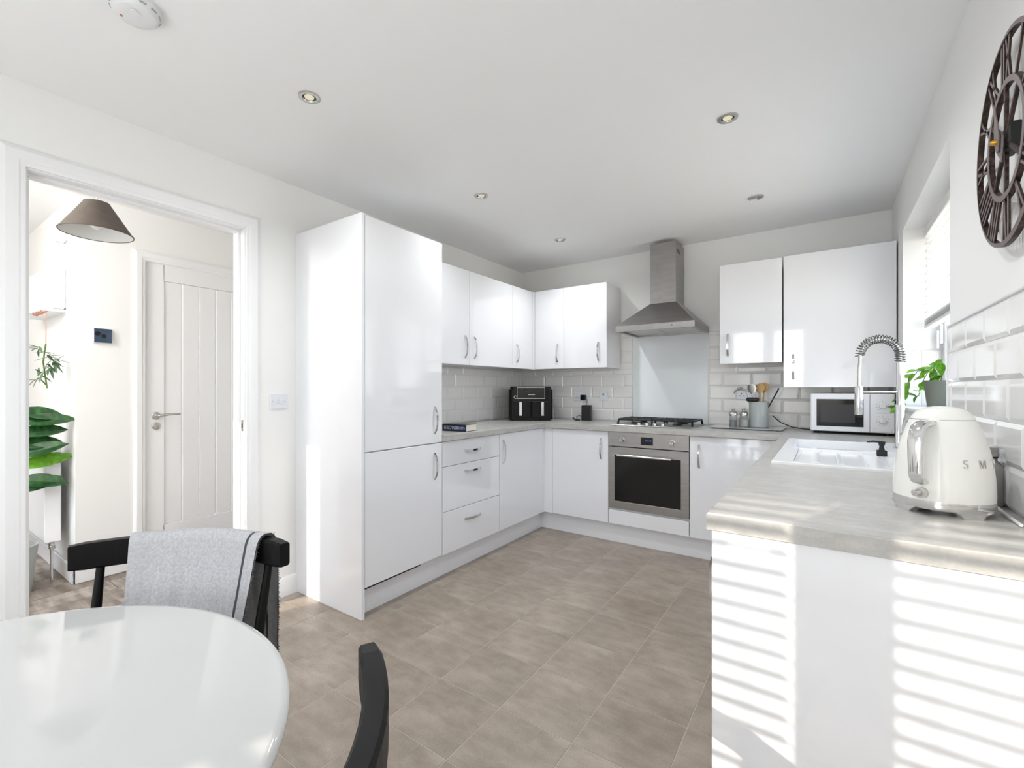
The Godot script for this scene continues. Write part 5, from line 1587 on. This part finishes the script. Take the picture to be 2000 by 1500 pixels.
	for i in 4:
		st = mb(); sweep(st, [Vector3(-0.03 - 0.07 * i, 0.005, 0.08), Vector3(-0.03 - 0.07 * i, -0.012, 0.095), Vector3(-0.03 - 0.07 * i, -0.008, 0.112), Vector3(-0.03 - 0.07 * i, 0.004, 0.114)], [0.005], 8); part(o, "hook", st, M.copper)
	o = thing("hanging_sprig", "sage green sprig hanging from a copper string in the hall", "hanging plant", Vector3(-1.31, 1.665, 3.345))
	st = mb(); sweep(st, [Vector3(0, 0.0, 0), Vector3(-0.01, -0.2, 0)], [0.0022], 6); part(o, "string", st, M.copper)
	st = mb(); sweep(st, [Vector3(-0.01, -0.19, 0), Vector3(-0.02, -0.3, 0.01), Vector3(0.02, -0.46, 0.0)], [0.004], 6); part(o, "stem", st, M.stem)
	var lr = RandomNumberGenerator.new()
	lr.seed = 21
	for i in 46:
		var u = lr.randf()
		var b = Vector3(-0.01, -0.2, 0).lerp(Vector3(0.015, -0.42, 0), u) + Vector3(-0.03 * sin(u * 9.0), 0, 0.03 * cos(u * 7.0))
		var d = Vector3(lr.randf_range(-1, 1), lr.randf_range(-0.7, 0.5), lr.randf_range(-1, 1)).normalized()
		st = mb(); leaf(st, b, d, Vector3(0.1, 1, 0.2), lr.randf_range(0.05, 0.085), 0.014, 0.15, 0.5)
		part(o, "leaf", st, M.leaf_sage)
	# leafy plant standing in front of the radiator wall
	o = thing("leafy_floor_plant", "dark green leafy plant in a basket pot before the radiator", "potted plant", Vector3(-1.3, 0, 3.5))
	st = mb(); lathe(st, [Vector2(0, 0), Vector2(0.09, 0), Vector2(0.12, 0.28), Vector2(0.11, 0.28), Vector2(0.1, 0.24), Vector2(0, 0.24)], 28); part(o, "pot", st, M.pot_grey)
	st = mb(); sweep(st, [Vector3(0, 0.24, 0), Vector3(0.02, 0.6, -0.02), Vector3(0.01, 1.1, 0)], [0.012, 0.01, 0.006], 8); part(o, "stem", st, M.soil)
	lr.seed = 5
	for i in 16:
		var y = 0.6 + 0.5 * i / 15.0
		var sd = 1.0 if i % 2 == 0 else -1.0
		var d = Vector3(lr.randf_range(0.0, 0.55), lr.randf_range(-0.15, 0.5), -sd).normalized()
		st = mb(); leaf(st, Vector3(0.02, y, -0.01), d, Vector3(0.75, 0.65, 0.1 * sd).normalized(), 0.2 + 0.08 * lr.randf(), 0.095, 0.12, 0.5)
		part(o, "leaf", st, M.leaf if i % 7 == 4 else M.leaf_dark)
	# alarm sensor high on the radiator wall
	o = thing("wall_sensor", "small white sensor high on the hall wall behind the lampshade", "sensor", Vector3(-1.42, 2.215, 3.235))
	st = mb(); cbox(st, Vector3(0, 0, 0.03), Vector3(0.08, 0.16, 0.06), 0.012); part(o, "casing", st, M.white_plastic)
	# pendant
	o = thing("pendant_lamp", "brown tapered fabric pendant lampshade hanging in the hall", "pendant lamp", Vector3(-0.62, H, 3.27))
	st = mb(); lathe(st, [Vector2(0.04, 0), Vector2(0.038, -0.015), Vector2(0, -0.022)], 20); part(o, "ceiling_rose", st, M.white_plastic)
	st = mb(); sweep(st, [Vector3(0, -0.02, 0), Vector3(0, -0.225, 0)], [0.003], 8); part(o, "flex", st, M.white_plastic)
	st = mb(); lathe(st, [Vector2(0.055, -0.205), Vector2(0.157, -0.368)], 40); var sh = part(o, "shade", st, M.shade)
	st = mb(); lathe(st, [Vector2(0.0535, -0.205), Vector2(0.1545, -0.368)], 40); part(sh, "lining", st, M.shade_in)
	st = mb(); lathe(st, [Vector2(0.158, -0.364), Vector2(0.158, -0.37), Vector2(0.154, -0.37), Vector2(0.154, -0.364)], 40); lathe(st, [Vector2(0.056, -0.203), Vector2(0.056, -0.207), Vector2(0.053, -0.207), Vector2(0.053, -0.203), Vector2(0.056, -0.203)], 28); part(sh, "hem", st, M.shade)
	st = mb()
	for k in 3:
		var a = TAU * k / 3
		sweep(st, [Vector3(0, -0.222, 0), Vector3(cos(a) * 0.055, -0.207, sin(a) * 0.055)], [0.0015], 5)
	lathe(st, [Vector2(0.0, -0.215), Vector2(0.018, -0.22), Vector2(0.018, -0.26), Vector2(0, -0.26)], 16); part(o, "lamp_holder", st, M.white_plastic)
	st = mb(); lathe(st, [Vector2(0.013, -0.26), Vector2(0.016, -0.28), Vector2(0.03, -0.31), Vector2(0.026, -0.335), Vector2(0.012, -0.346), Vector2(0, -0.348)], 20); part(o, "bulb", st, M.bulb)
	# flush dome near the front window of the hall
	o = thing("dome_lamp", "white flush dome ceiling lamp in the hall near its window", "lamp", Vector3(-0.64, H, 4.3))
	st = mb(); lathe(st, [Vector2(0.16, 0), Vector2(0.16, -0.02), Vector2(0.15, -0.022)], 32); part(o, "rim", st, M.white_plastic)
	st = mb(); lathe(st, [Vector2(0.15, -0.02), Vector2(0.14, -0.055), Vector2(0.11, -0.085), Vector2(0.06, -0.105), Vector2(0, -0.11)], 32); part(o, "glass_dome_light", st, M.globe)
	if PENDANT > 0.0:
		var l := OmniLight3D.new()
		l.name = "dome_light"
		l.light_color = Color(1.0, 0.985, 0.965)
		l.light_energy = PENDANT
		l.omni_range = 8.0
		l.omni_attenuation = 2.0
		l.light_size = 0.1
		l.shadow_enabled = true
		l.position = Vector3(0, -0.22, 0)
		o.add_child(l)
